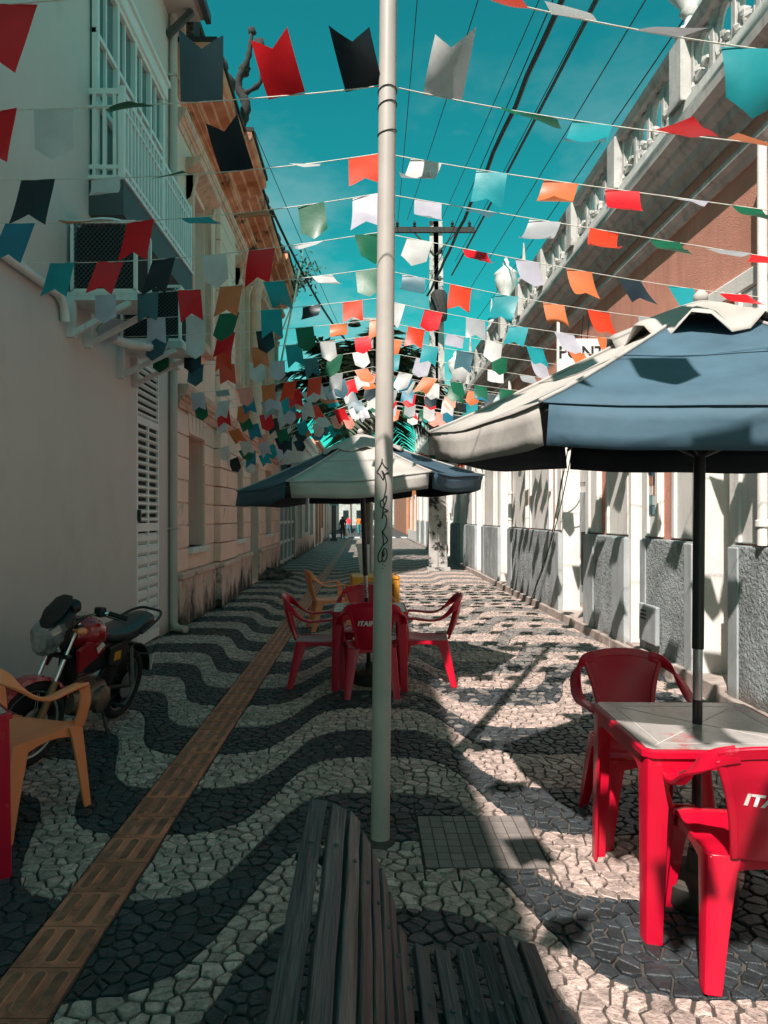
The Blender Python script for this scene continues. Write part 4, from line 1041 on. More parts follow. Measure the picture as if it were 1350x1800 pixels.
# ================================================================ PARASOLS
M['bucket'] = mat('bucket', (.03,.028,.024), .6, .3, 6, stain=((.05,.04,.03), 5, .5, .7))
def parasol(label, px, py, cx, cy, zc, tilt, rot, cols, apex, R_=1.14, seed=0):
    """hexagonal parasol: pole foot at (px,py), canopy centre (cx,cy), rim height zc, tilt=(dz/dx,dz/dy)"""
    t = thing('parasol', label, 'parasol', (px, py, 0), 0, 'hexagonal bar parasols'); rn_ = random.Random(seed)
    def P(r, a, z): 
        x, y = r*math.cos(a), r*math.sin(a); return (cx+x, cy+y, zc+z+tilt[0]*x+tilt[1]*y)
    A = [R(rot+60*k) for k in range(6)]; H_ = apex
    for k in range(6):
        a0, a1 = A[k], A[(k+1) % 6]; nu, nr = 10, 8; V = []
        for j in range(nr+1):
            r = .16+(R_-.16)*j/nr
            for i in range(nu+1):
                u_ = i/nu; p0 = Vector(P(r, a0, H_*(1-j/nr)**1.08)); p1 = Vector(P(r, a1, H_*(1-j/nr)**1.08)); p = p0.lerp(p1, u_)
                s_ = math.sin(math.pi*u_); p.z -= .040*s_*(j/nr)*(1-.4*j/nr) - .006*math.sin(u_*9+k*2.1+j*.5)*s_*(j/nr) - .004*math.sin(j*2.3+u_*4+k)*s_
                V.append(p)
        n = nu+1; b = MB(); fs = [(j*n+i, (j+1)*n+i, (j+1)*n+i+1, j*n+i+1) for j in range(nr) for i in range(nu)]
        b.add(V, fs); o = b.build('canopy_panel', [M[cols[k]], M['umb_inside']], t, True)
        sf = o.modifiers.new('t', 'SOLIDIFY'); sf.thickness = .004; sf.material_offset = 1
        # valance
        V2 = []; top = V[nr*n:]
        drop = .128; ph_ = rn_.random()*6; W2 = []
        for j in range(4):
            for i in range(n):
                u_ = .02+.96*i/nu; p = top[0].lerp(top[-1], u_); s_ = math.sin(math.pi*u_)
                out = Vector((p.x-cx, p.y-cy, 0)).normalized(); q = top[i].copy(); q.x, q.y = p.x, p.y
                q += out*(-.006+.018*j/3*math.sin(u_*7+ph_)+.010*math.sin(u_*15+ph_*2)*j/3); q.z -= .004+drop*j/3+.004*math.sin(u_*5+ph_)*j/3
                W2.append(q)
        b = MB(); b.add(W2, [(j*n+i, (j+1)*n+i, (j+1)*n+i+1, j*n+i+1) for j in range(3) for i in range(nu)])
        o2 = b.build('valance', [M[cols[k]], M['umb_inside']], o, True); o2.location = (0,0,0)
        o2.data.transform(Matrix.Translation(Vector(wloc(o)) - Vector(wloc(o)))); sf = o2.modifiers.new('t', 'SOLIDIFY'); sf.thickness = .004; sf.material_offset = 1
        b = MB(); b.tube([V[4*n+i]+Vector((0,0,.0035)) for i in range(n)], .0022, 5); b.build('seam', M[cols[k]], o, True)
        # piping on the ridge
        b = MB(); b.tube([Vector(P(.16+(R_-.16)*j/8, a0, H_*(1-j/8)**1.08))+Vector((0,0,.003)) for j in range(9)], .008, 6); b.build('ridge_piping', M['umb_white'], t, True)
        b = MB(); b.tube([Vector(P(.05+(R_-.07)*j/6, a0, H_*(1-j/6)**1.08-.02)) for j in range(7)], .009, 6); b.build('rib', M['black_metal'], t)
        b = MB(); hub = Vector((px+(cx-px)*.82, py+(cy-py)*.82, zc-.12)); b.tube([hub, Vector(P(R_*.52, a0, H_*.44-.025))], .008, 6); b.build('strut', M['black_metal'], t)
    # vent cap with a wavy hem
    b = MB(); n = 36; secs = []
    for r, z in ((.02,.17),(.12,.135),(.24,.075),(.34,.02),(.37,-.005)):
        secs.append([P(r*(1+(.07*math.sin(3*2*math.pi*k/n*1.0+seed) if r > .3 else 0)), 2*math.pi*k/n, H_+z-.085+((.05 if seed == 1 else .022)*max(0,(r-.2)/.17)*math.sin(9*2*math.pi*k/n+seed) if r > .2 else 0)) for k in range(n)])
    b.loft(secs[::-1], True, False); o = b.build('vent_cap', M['umb_white'], t, True); sf = o.modifiers.new('t', 'SOLIDIFY'); sf.thickness = .003
    b = MB(); b.lathe([(.028,0),(.03,.03),(.012,.05)], P(0, 0, H_+.08), 10); b.build('finial', M['umb_white'], t, True)
    top = Vector(P(0, 0, H_+.06)); foot = Vector((px, py, 0)); sp = foot.lerp(top, .50/2.3*1.05)
    at = lambda z: foot.lerp(top, z/top.z)
    b = MB(); b.tube([at(.02), at(.82)], .0195, 14); b.build('pole', M['black_metal'], t, True, autos=60)
    b = MB(); b.tube([at(.82), at(1.03)], .0190, 14); b.build('pole_sleeve', M['steel'], t, True, autos=60)
    b = MB(); b.tube([at(1.03), at(top.z-.02)], .0235, 14); b.build('pole_upper', M['black_metal'], t, True, autos=60)
    b = MB(); b.lathe([(.15,0.002),(.16,.02),(.16,.09),(.15,.10)], (px, py, 0), 24); o = b.build('base', M['bucket'], t, True, autos=40)
    b = MB(); b.lathe([(.149,.101),(.13,.11),(.04,.115),(.03,.2)], (px, py, 0), 24); b.build('concrete_fill', M['mortar'], t, True, autos=40)
    return t
c1 = ['umb_blue','umb_white','umb_blue','umb_white','umb_blue','umb_white']
parasol('blue and white hexagonal parasol over the near right table', 1.37, 2.94, 1.40, 2.96, 1.945, (-.015,.03), 42, ['umb_white','umb_blue','umb_white','umb_blue','umb_white','umb_blue'], .45, R_=1.16, seed=1)
parasol('navy and white hexagonal parasol over the middle table', .035, 6.72, -.05, 6.50, 1.885, (.065,-.005), 0, ['umb_white','umb_navy','umb_white','umb_navy','umb_white','umb_navy'], .37, seed=2)
# ================================================================ MOTORCYCLE
M['bike_red'] = mat('bike_red', (.36,.008,.016), .18, .08, 3, spec=.6, coat=.6)
M['bike_black'] = mat('bike_black', (.012,.013,.014), .45, .2, 6)
M['rubber'] = mat('rubber', (.015,.015,.016), .8, .2, 10, .3, 60)
M['seat_vinyl'] = mat('seat_vinyl', (.02,.034,.038), .38, .2, 5, .08, 120)
M['engine'] = mat('engine', (.28,.20,.15), .45, .3, 8, .2, 40, metal=.6, stain=((.05,.035,.025), 7, .5, .75))
M['fork_brown'] = mat('fork_brown', (.30,.15,.07), .45, .2, 6, metal=.3)
M['lens'] = mat('lens', (.34,.35,.35), .16, .45, 14, spec=.9, coat=1, metal=.55)
M['decal'] = mat('decal', (.75,.66,.60), .35, .3, 14)
M['decal_y'] = mat('decal_y', (.75,.36,.03), .4, .3, 10)
mc = thing('motorcycle', 'red and black motorcycle parked against the grey wall on its side stand', 'motorcycle', (-2.0, 5.03, 0))
front, rear = Vector((-2.18, 4.42)), Vector((-1.97, 5.63)); hd = (front-rear).normalized(); mid = (front+rear)/2
mc.location = (mid.x, mid.y, 0); mc.scale = (.92,)*3; mc.rotation_euler = (R(-11), 0, math.atan2(hd.y, hd.x)); mc.rotation_mode = 'XYZ'
WB = (front-rear).length/2
HEADP = Vector((WB-.30, 0, .90)); AX = Vector((-.40, 0, .92)).normalized()      # steering axis, raked
ST = Matrix.Translation(HEADP) @ Matrix.Rotation(R(-15), 4, AX) @ Matrix.Translation(-HEADP)
def mpart(b, nm, m_, parent=None, steer=False, smooth=True, autos=40, bevel=0, sub=0):
    if steer: b.v = [tuple(ST @ Vector(p)) for p in b.v]
    return b.build(nm, M[m_], parent or mc, smooth, bevel, True, sub, autos if smooth else None)
def wheel(cx, steer, wide):
    b = MB(); pr = []
    for k in range(13):
        a = 2*math.pi*k/12; pr.append((.262+.040*math.cos(a), wide*math.sin(a)))
    b.lathe(pr, (cx, 0, .302), 40, 'y'); w = mpart(b, 'wheel', 'rubber', None, steer)
    b = MB(); b.lathe([(.236,-.028),(.222,-.024),(.214,0),(.222,.024),(.236,.028),(.228,.0),(.236,-.028)], (cx,0,.302), 40, 'y'); mpart(b, 'rim', 'steel', w, steer)
    b = MB(); b.lathe([(.02,-.055),(.045,-.05),(.03,-.02),(.03,.02),(.045,.05),(.02,.055)], (cx,0,.302), 16, 'y'); mpart(b, 'hub', 'bike_black', w, steer)
    b = MB()
    for k in range(20):
        a = 2*math.pi*k/20; s_ = 1 if k % 2 else -1; a2 = a + (.28 if k % 4 < 2 else -.28)
        b.tube([(cx+.04*math.cos(a), s_*.035, .302+.04*math.sin(a)), (cx+.222*math.cos(a2), 0, .302+.222*math.sin(a2))], .0018, 4)
    mpart(b, 'spokes', 'steel', w, steer, False)
    b = MB(); b.lathe([(.03,.058),(.115,.056),(.115,.060),(.03,.062)], (cx,0,.302), 24, 'y'); mpart(b, 'brake_disc', 'steel', w, steer)
    return w
wheel(WB, True, .040); wheel(-WB, False, .050)
def sup(cx, cy, cz, wy, wz, n=14, e=2.6, x=None):
    out = []
    for k in range(n):
        a = 2*math.pi*k/n; c, s = math.cos(a), math.sin(a)
        out.append((cx, cy+math.copysign(abs(c)**(2/e), c)*wy, cz+math.copysign(abs(s)**(2/e), s)*wz))
    return out
# fork, raked: from axle up to the yokes
for s in (-1, 1):
    lo = Vector((WB, s*.085, .302)); hi = lo + AX*.74
    b = MB(); b.tube([lo, lo.lerp(hi, .42)], .026, 12); mpart(b, 'fork_slider', 'fork_brown', None, True)
    b = MB(); b.tube([lo.lerp(hi, .40), hi], .0165, 12); mpart(b, 'fork_tube', 'chrome', None, True)
for k, t in enumerate((.66, .96)):
    p = Vector((WB, 0, .302)) + AX*.74*t; b = MB(); b.bar(p+Vector((0,-.12,0)), p+Vector((0,.12,0)), .06, .03); mpart(b, 'yoke', 'bike_black', None, True, False, bevel=.008)
# front mudguard
b = MB(); secs = []
for k in range(11):
    a = R(20+13.5*k); r = .335; secs.append([(WB+r_*math.cos(a), y_, .302+r_*math.sin(a)) for r_, y_ in ((r-.03,-.062),(r-.005,-.05),(r,0),(r-.005,.05),(r-.03,.062),(r-.034,.058),(r-.006,0),(r-.034,-.058))])
b.loft(secs); mpart(b, 'front_mudguard', 'bike_red', None, True)
# headlamp nose: black cowl, lens
c0 = Vector((WB-.22, 0, .90))
b = MB(); b.loft([sup(c0.x+.17, 0, c0.z-.03, .055, .05), sup(c0.x+.13, 0, c0.z-.01, .105, .10), sup(c0.x+.05, 0, c0.z+.02, .125, .135), sup(c0.x-.03, 0, c0.z+.06, .10, .13), sup(c0.x-.08, 0, c0.z+.08, .06, .07)]); mpart(b, 'headlamp_cowl', 'bike_black', None, True)
def shield(x, cz, w, h_): return [(x, a*w, cz+c_*h_) for a, c_ in ((.25,-1),(.7,-.75),(1,-.1),(1.08,.55),(.9,.95),(.4,.8),(-.4,.8),(-.9,.95),(-1.08,.55),(-1,-.1),(-.7,-.75),(-.25,-1))]
b = MB(); b.loft([shield(c0.x+.19, c0.z-.045, .07, .065), shield(c0.x+.175, c0.z-.04, .10, .095), shield(c0.x+.12, c0.z-.02, .118, .115), shield(c0.x+.06, c0.z-.01, .11, .11)]); mpart(b, 'headlamp', 'lens', None, True, False)
b = MB(); b.loft([sup(c0.x+.14, 0, c0.z+.085, .07, .01), sup(c0.x+.08, 0, c0.z+.16, .10, .012), sup(c0.x+.00, 0, c0.z+.24, .085, .012), sup(c0.x-.03, 0, c0.z+.265, .05, .008)]); mpart(b, 'fly_screen', 'bike_black', None, True)
b = MB(); b.loft([sup(c0.x-.02, 0, c0.z+.16, .085, .05), sup(c0.x-.09, 0, c0.z+.19, .08, .05)]); mpart(b, 'instrument_cluster', 'bike_black', None, True)
# handlebar
hb = Vector((WB-.33, 0, 1.0))
path = spline([(hb.x-.13, .37, hb.z+.03), (hb.x-.08, .26, hb.z+.06), (hb.x+.01, .14, hb.z+.035), (hb.x+.03, .06, hb.z), (hb.x+.03, -.06, hb.z), (hb.x+.01, -.14, hb.z+.035), (hb.x-.08, -.26, hb.z+.06), (hb.x-.13, -.37, hb.z+.03)], 5)
b = MB(); b.tube(path, .011, 10); mpart(b, 'handlebar', 'chrome', None, True)
for s in (-1, 1):
    b = MB(); b.tube([(hb.x-.075, s*.25, hb.z+.058), (hb.x-.13, s*.375, hb.z+.03)], .018, 12); mpart(b, 'grip', 'rubber', None, True)
    b = MB(); b.tube(spline([(hb.x-.02, s*.19, hb.z+.06), (hb.x-.02, s*.26, hb.z+.05), (hb.x-.07, s*.36, hb.z+.02)], 4), .006, 6); mpart(b, 'lever', 'bike_black', None, True)
    b = MB(); b.box(hb.x-.07, hb.x-.01, s*.20-.035, s*.20+.035, hb.z+.03, hb.z+.10); mpart(b, 'switch_block', 'bike_black', None, True, False, bevel=.012)
    b = MB(); b.tube(spline([(hb.x-.02, s*.20, hb.z+.06), (hb.x+.08, s*.17, hb.z+.03), (hb.x+.12, s*.06, hb.z-.12)], 5), .005, 6); mpart(b, 'cable', 'bike_black', None, True)
    b = MB(); b.blob((c0.x+.0, s*.19, c0.z+.04), .035, 3, (10,8), (1.2,1,.8), 0); b.tube([(c0.x, s*.10, c0.z+.04), (c0.x, s*.19, c0.z+.04)], .008, 6); mpart(b, 'indicator', 'orange_plastic', None, True)
# tank, seat, tail: lofted bodies
b = MB(); b.loft([sup(WB-.30, 0, .845, .055, .05), sup(WB-.34, 0, .865, .105, .095), sup(WB-.42, 0, .87, .145, .125), sup(WB-.52, 0, .865, .155, .125), sup(WB-.62, 0, .845, .13, .10), sup(WB-.70, 0, .815, .085, .07), sup(WB-.74, 0, .80, .05, .04)]); mpart(b, 'fuel_tank', 'bike_red')
b = MB(); b.lathe([(.05,0),(.05,.012),(.04,.02),(.0,.021)], (WB-.47, 0, .992), 18); mpart(b, 'filler_cap', 'chrome')
for s in (-1, 1):
    b = MB(); pts = [(WB-.24, s*.13, .80), (WB-.30, s*.168, .86), (WB-.46, s*.172, .82), (WB-.56, s*.165, .76), (WB-.40, s*.165, .70), (WB-.28, s*.14, .62)]
    b.add(pts + [(x, y-s*.03, z) for x, y, z in pts], [tuple(range(6)), tuple(range(11, 5, -1))] + [(i, i+6, (i+1) % 6+6, (i+1) % 6) for i in range(6)]); mpart(b, 'tank_shroud', 'bike_red', None, False, False, bevel=.012)
    b = MB(); b.add([(WB-.40, s*.1732, .80), (WB-.47, s*.1735, .835), (WB-.52, s*.172, .80), (WB-.44, s*.1715, .75)], [(0,1,2,3)]); mpart(b, 'tank_emblem', 'decal', None, False, False)
    b = MB(); pts = [(WB-.68, s*.135, .74), (WB-.92, s*.135, .76), (WB-1.02, s*.12, .66), (WB-.86, s*.135, .56), (WB-.70, s*.14, .60)]
    b.add(pts + [(x, y-s*.03, z) for x, y, z in pts], [tuple(range(5)), tuple(range(9, 4, -1))] + [(i, i+5, (i+1) % 5+5, (i+1) % 5) for i in range(5)]); mpart(b, 'side_panel', 'bike_black', None, False, False, bevel=.01)
    b = MB(); b.box(WB-.86, WB-.76, s*.1395, s*.136, .62, .69); mpart(b, 'side_decal', 'decal_y', None, False, False)
b = MB(); b.loft([sup(WB-.66, 0, .825, .075, .04), sup(WB-.76, 0, .80, .12, .05), sup(WB-.90, 0, .79, .145, .055), sup(WB-1.08, 0, .80, .14, .06), sup(WB-1.28, 0, .835, .125, .055), sup(WB-1.44, 0, .855, .095, .045), sup(WB-1.48, 0, .86, .05, .025)]); mpart(b, 'seat', 'seat_vinyl')
b = MB(); b.loft([sup(WB-.9, 0, .72, .10, .04), sup(WB-1.2, 0, .755, .095, .045), sup(WB-1.45, 0, .80, .07, .035)]); mpart(b, 'tail', 'bike_black')
b = MB(); b.tube(spline([(WB-1.12, .155, .79), (WB-1.38, .15, .86), (WB-1.54, .10, .90), (WB-1.56, 0, .905), (WB-1.54, -.10, .90), (WB-1.38, -.15, .86), (WB-1.12, -.155, .79)], 5), .012, 8); mpart(b, 'grab_rail', 'bike_black')
b = MB(); b.box(WB-1.54, WB-1.47, -.06, .06, .77, .83); mpart(b, 'tail_lamp', 'bike_red', None, False, False, bevel=.012)
b = MB(); secs = []
for k in range(8):
    a = R(60+16*k); r = .36; secs.append([(-WB+r_*math.cos(a), y_, .302+r_*math.sin(a)) for r_, y_ in ((r,-.07),(r,.07),(r-.012,.07),(r-.012,-.07))])
b.loft(secs); mpart(b, 'rear_mudguard', 'bike_black', None, False, False)
b = MB(); b.box(-WB-.37, -WB-.355, -.085, .085, .36, .50); mpart(b, 'number_plate', 'decal', None, False, False)
# frame and engine
b = MB(); b.loft([sup(WB-.30, 0, .70, .05, .10), sup(WB-.36, 0, .66, .085, .17), sup(WB-.50, 0, .66, .095, .16), sup(WB-.66, 0, .66, .10, .14), sup(WB-.86, 0, .66, .10, .11), sup(WB-1.0, 0, .70, .09, .07)]); mpart(b, 'frame_cover', 'bike_black')
b = MB(); b.tube([(WB-.30,0,.86), (WB-.26,0,.62), (WB-.40,0,.30), (WB-.75,0,.27), (WB-.88,0,.50), (WB-.80,0,.74)], .02, 8); b.tube([(WB-.30,0,.80),(WB-.80,0,.72),(WB-1.35,0,.77)], .018, 8); mpart(b, 'frame', 'bike_black')
for s in (-1, 1):
    b = MB(); b.tube([(-WB, s*.085, .302), (-WB+.45, s*.075, .38)], .018, 8); mpart(b, 'swing_arm', 'bike_black')
    b = MB(); b.tube([(-WB+.05, s*.12, .34), (-WB+.20, s*.12, .70)], .022, 10); mpart(b, 'shock_absorber', 'chrome')
b = MB(); b.loft([sup(WB-.38, 0, .36, .09, .09), sup(WB-.45, 0, .35, .15, .11), sup(WB-.70, 0, .35, .15, .115), sup(WB-.80, 0, .37, .10, .09)]); mpart(b, 'crankcase', 'engine')
for s in (-1, 1):
    b = MB(); b.lathe([(.11,0),(.105,.03),(.08,.045),(.0,.048)] if s > 0 else [(.0,-.048),(.08,-.045),(.105,-.03),(.11,0)], (WB-.63, s*.145, .35), 20, 'y'); mpart(b, 'engine_cover', 'engine')
for k in range(7):
    b = MB(); z = .46+k*.028; b.box(WB-.55, WB-.37, -.085, .085, z, z+.014); mpart(b, 'cooling_fin', 'engine', None, False, False)
b = MB(); b.box(WB-.53, WB-.39, -.07, .07, .44, .68); mpart(b, 'cylinder', 'engine', None, False, False, bevel=.01)
b = MB(); b.tube(spline([(WB-.38,-.05,.52), (WB-.28,-.09,.40), (WB-.36,-.13,.25), (WB-.75,-.15,.24), (WB-1.0,-.16,.30)], 6), .02, 10); mpart(b, 'exhaust_pipe', 'chrome')
b = MB(); b.tube([(WB-.98,-.165,.295), (WB-1.10,-.17,.33), (WB-1.45,-.18,.42)], [.03,.05,.045], 14); mpart(b, 'silencer', 'steel')
b = MB(); b.tube([(WB-.72, .12, .27), (WB-.66, .27, .045)], .012, 8); mpart(b, 'side_stand', 'bike_black')
b = MB(); b.tube([(WB-.74, .13, .30), (WB-.74, .30, .30)], .014, 8); mpart(b, 'foot_peg', 'rubber')
b = MB(); b.tube([(WB-.74, -.13, .30), (WB-.74, -.30, .30)], .014, 8); mpart(b, 'foot_peg', 'rubber')
b = MB(); b.tube(spline([(WB-1.1, .16, .62), (WB-1.28, .20, .60), (WB-1.34, .20, .66), (WB-1.42, .19, .65)], 5), .008, 8); mpart(b, 'bag_hook', 'bike_black')

# ================================================================ PALMS, PLANTER, RUBBLE
def palm(label, x, y, base, h, spread, nf, seed):
    t = thing('palm_tree', label, 'palm', (x, y, base)); rn_ = random.Random(seed)
    b = MB(); b.tube([(.05*math.sin(k*.7), 0, h*k/8) for k in range(9)], [.11-.03*k/8+.008*(k % 2) for k in range(9)], 10); b.build('trunk', M['trunk'], t, True, local=True)
    b = MB()
    for k in range(nf):
        az = 2*math.pi*k/nf*1.0 + rn_.uniform(-.2,.2) + (k % 3)*.4; el = rn_.uniform(.15, 1.4); ln = spread*rn_.uniform(.8, 1.1)
        d = Vector((math.cos(az), math.sin(az), 0)); pts = []
        for q in range(13):
            s = q/12; pts.append(Vector((0,0,h)) + d*(ln*s*math.cos(el*(1-.3*s))) + Vector((0,0, ln*(math.sin(el)*s - .62*s*s*(1.1-.3*el)))))
        b.tube(pts, [.018*(1-.8*q/12) for q in range(13)], 5)
        for q in range(1, 37):
            s = q/37*12; i = int(s); p = pts[i].lerp(pts[min(12, i+1)], s-i); tg = (pts[min(12, i+1)]-pts[max(0, i-1)]).normalized()
            sd_ = tg.cross(Vector((0,0,1))).normalized(); l = spread*.30*math.sin(math.pi*(.12+.83*q/37))**.7
            for sg_ in (-1, 1):
                tip = p + sd_*sg_*l*.8 + tg*l*.55 + Vector((0,0,-l*rn_.uniform(.1,.5))); m_ = p.lerp(tip, .4)+Vector((0,0,l*.06)); w = tg*.021*spread/1.6
                b.add([p-w, p+w, m_+w*1.1, tip, m_-w*1.1], [(0,1,2,3,4)])
    b.build('crown', M['leaf'], t, local=True); return t
for (x, y, lab, pl) in ((.02, 19.6, 'dark palm behind the middle parasol', 'white tapered planter behind the middle parasol pole'), (.55, 27.5, 'second palm farther along behind the white pole', 'white tapered planter farther along, under the second palm')):
    p = thing('planter', pl, 'planter', (x, y, 0), 0, 'white tapered planters')
    def sq(e, z): return [(-e,-e,z),(e,-e,z),(e,e,z),(-e,e,z)]
    MB().loft([sq(.17,0), sq(.27,.75), sq(.30,.75), sq(.30,.82), sq(.25,.82), sq(.24,.7)]).build('tub', M['old_white'], p, local=True)
    MB().loft([sq(.24,.68), sq(.24,.72)]).build('soil', M['trunk'], p, local=True)
    palm(lab, x, y, .70, 3.95 if y < 20 else 4.9, 2.95, 52, int(y))
palm('far palm tree beyond the crossing', -1.6, 75, 0, 5.5, 2.6, 20, 33)
palm('far palm tree at the end of the road', 1.9, 92, 0, 6.5, 2.8, 20, 34)
rb = thing('rubble_heap', 'heap of dark rubble and leaves against the pink townhouse', 'rubble', (-2.35, 18.5, 0))
for k in range(38):
    r = rn.uniform(.05, .15); a = rn.random()*6.28; d = rn.random()**.6
    x, y = -2.30+d*.36*math.cos(a), 18.4+d*1.1*math.sin(a)
    MB().blob((x, y, r*.5+(1-d)*.16), r, k+100, (6,4), (1,1,.75), .4).build('rubble_piece', M['rubble'], rb)
bush = MB(); rq = random.Random(8)
for k in range(260):
    p = Vector((rq.gauss(0,.28), rq.gauss(0,.28), rq.gauss(0,.24))); d = Vector((rq.gauss(0,1), rq.gauss(0,1), rq.gauss(0,1))).normalized()*.09; s = d.orthogonal().normalized()*.035
    bush.add([p-d, p+s, p+d, p-s], [(0,1,2,3)])
for k in range(14):
    e = Vector((rq.gauss(0,.3), rq.gauss(0,.3), rq.gauss(.1,.25))); bush.tube([(0,0,-.4), e*.5, e], [.012,.008,.003], 4)
bo = bush.build('foliage', M['leaf']); bt = thing('wall_plant', 'scraggy plant sprouting from the far cornice of the pink townhouse', 'plant', (-1.95, 20.4, 8.5)); bo.parent = bt

# ================================================================ PEOPLE
M['skin'] = mat('skin', (.28,.15,.10), .6, .1); M['hair'] = mat('hair', (.015,.012,.01), .6, .2)
M['cl_black'] = mat('cl_black', (.012,.013,.015), .8, .2); M['cl_red'] = mat('cl_red', (.75,.05,.08), .8, .1); M['cl_orange'] = mat('cl_orange', (.85,.25,.05), .8, .1)
M['cl_white'] = mat('cl_white', (.72,.70,.66), .8, .1); M['cl_blue'] = mat('cl_blue', (.10,.22,.30), .8, .1); M['cl_teal'] = mat('cl_teal', (.05,.28,.30), .8, .1)
def person(label, x, y, rotz, shirt, pants, bag=None, h=1.68, stride=.12, arm=.1):
    v = [(0,0,.92),(0,0,1.12),(0,0,1.36),(0,.01,1.46),(0,.02,1.56),(0,.02,1.66),
         (.17,0,1.38),(.22,.03,1.12),(.24,.10+arm,.90),(.245,.13+arm,.80), (-.17,0,1.38),(-.22,-.02,1.12),(-.23,.02,.89),(-.23,.03,.79),
         (.09,0,.88),(.10,stride,.48),(.10,stride*.6,.08),(.10,stride*.6+.14,.03), (-.09,0,.88),(-.10,-stride*.6,.48),(-.10,-stride*1.4,.09),(-.10,-stride*1.4+.14,.03)]
    e = [(0,1),(1,2),(2,3),(3,4),(4,5),(2,6),(6,7),(7,8),(8,9),(2,10),(10,11),(11,12),(12,13),(0,14),(14,15),(15,16),(16,17),(0,18),(18,19),(19,20),(20,21)]
    rad = [.15,.14,.15,.055,.09,.085, .07,.05,.038,.035, .07,.05,.038,.035, .10,.07,.05,.04, .10,.07,.05,.04]
    me = bpy.data.meshes.new('body'); me.from_pydata(v, e, []); o = bpy.data.objects.new('body', me); C.objects.link(o)
    o.modifiers.new('skin', 'SKIN'); sv = me.skin_vertices[0].data
    for i, r in enumerate(rad): sv[i].radius = (r, r*.8 if i < 3 else r)
    sv[0].use_root = True
    q = o.modifiers.new('s', 'SUBSURF'); q.levels = 2; q.render_levels = 2
    dg = bpy.context.evaluated_depsgraph_get(); dg.update(); m2 = bpy.data.meshes.new_from_object(o.evaluated_get(dg)); bpy.data.objects.remove(o)
    m2.materials.clear()
    for m_ in (M[shirt], M[pants], M['skin'], M['hair'], M['black_metal']): m2.materials.append(m_)
    for p in m2.polygons:
        c = p.center; k = 0
        if c.z < .93 and abs(c.x) < .21: k = 1
        if abs(c.x) > .2 and c.z < 1.13: k = 2
        if c.z > 1.44: k = 2
        if c.z > 1.60 or (c.z > 1.5 and c.y < -.01): k = 3
        if c.z < .07: k = 4
        p.material_index = k; p.use_smooth = True
    m2.name = 'body'
    t = thing('person', label, 'person', (x, y, 0), rotz, 'people at the far end of the street'); put('body', m2, t, scale=(h/1.75,)*3)
    return t
person('person in black clothes walking away carrying a white bag', -1.58, 48.5, .1, 'cl_black', 'cl_black')
bg_ = thing('carrier_bag', 'white carrier bag held by the person in black', 'bag', (-1.33, 48.7, .33))
MB().blob((0,0,.12), .19, 5, (9,7), (.8,.5,1.4), .12).tube([(-.08,0,.30),(-.01,0,.46),(.08,0,.30)], .015, 5).build('bag_body', M['cl_white'], bg_, True, local=True)
person('person in a red top and pale trousers at the far crossing', -1.55, 64, 2.6, 'cl_red', 'cl_blue')
person('person in an orange top and teal shorts at the far crossing', -.62, 62.5, .4, 'cl_orange', 'cl_teal')
person('person in a white top left of the red one', -2.2, 66, 1.0, 'cl_white', 'cl_black')

# ================================================================ BUNTING
FW, FH = .19, .265
def flag_mesh(kind, pose, seed):
    """flag hanging from z=0; kind P pointed or N notched; pose sets how the wind bends it"""
    rn_ = random.Random(seed); nu, nv = 8, 9; V = []
    a0, a1, sh, cu = pose                              # start angle, extra bend, sideways shear, cross curl
    prof_pts = []; x = y = 0.; z = 0.; s_len = FH/nv; yy = 0.; zz = 0.
    for j in range(nv+1):
        prof_pts.append((yy, zz)); a = a0 + a1*(j/nv)**1.3
        yy += math.sin(a)*s_len; zz -= math.cos(a)*s_len
    wv = rn_.uniform(0, 6.28); am = rn_.uniform(.003, .009)
    def at(u_, t):                                      # u -1..1, t 0..~1 along the length
        f = min(max(t, 0), 1)*nv; i = min(nv-1, int(f)); q = f-i
        y_ = prof_pts[i][0]*(1-q)+prof_pts[i+1][0]*q; z_ = prof_pts[i][1]*(1-q)+prof_pts[i+1][1]*q
        x_ = u_*FW/2 + sh*t*FH
        y_ += cu*(u_*u_-.3)*t*.5 + am*math.sin(u_*2.2+t*4+wv)*t + (cu*.6)*u_*t*t
        z_ += cu*.35*u_*u_*t*t
        return (x_, y_, z_)
    tail = .24
    for j in range(nv+1):
        for i in range(nu+1):
            u_ = -1+2*i/nu; t = j/nv
            end = (1 - tail*abs(u_)) if kind == 'P' else (1 - tail*(1-abs(u_)))
            V.append(at(u_, t*end))
    n = nu+1; b = MB(); b.add(V, [(j*n+i, j*n+i+1, (j+1)*n+i+1, (j+1)*n+i) for j in range(nv) for i in range(nu)])
    return b.mesh('flag', FM['R'], True)
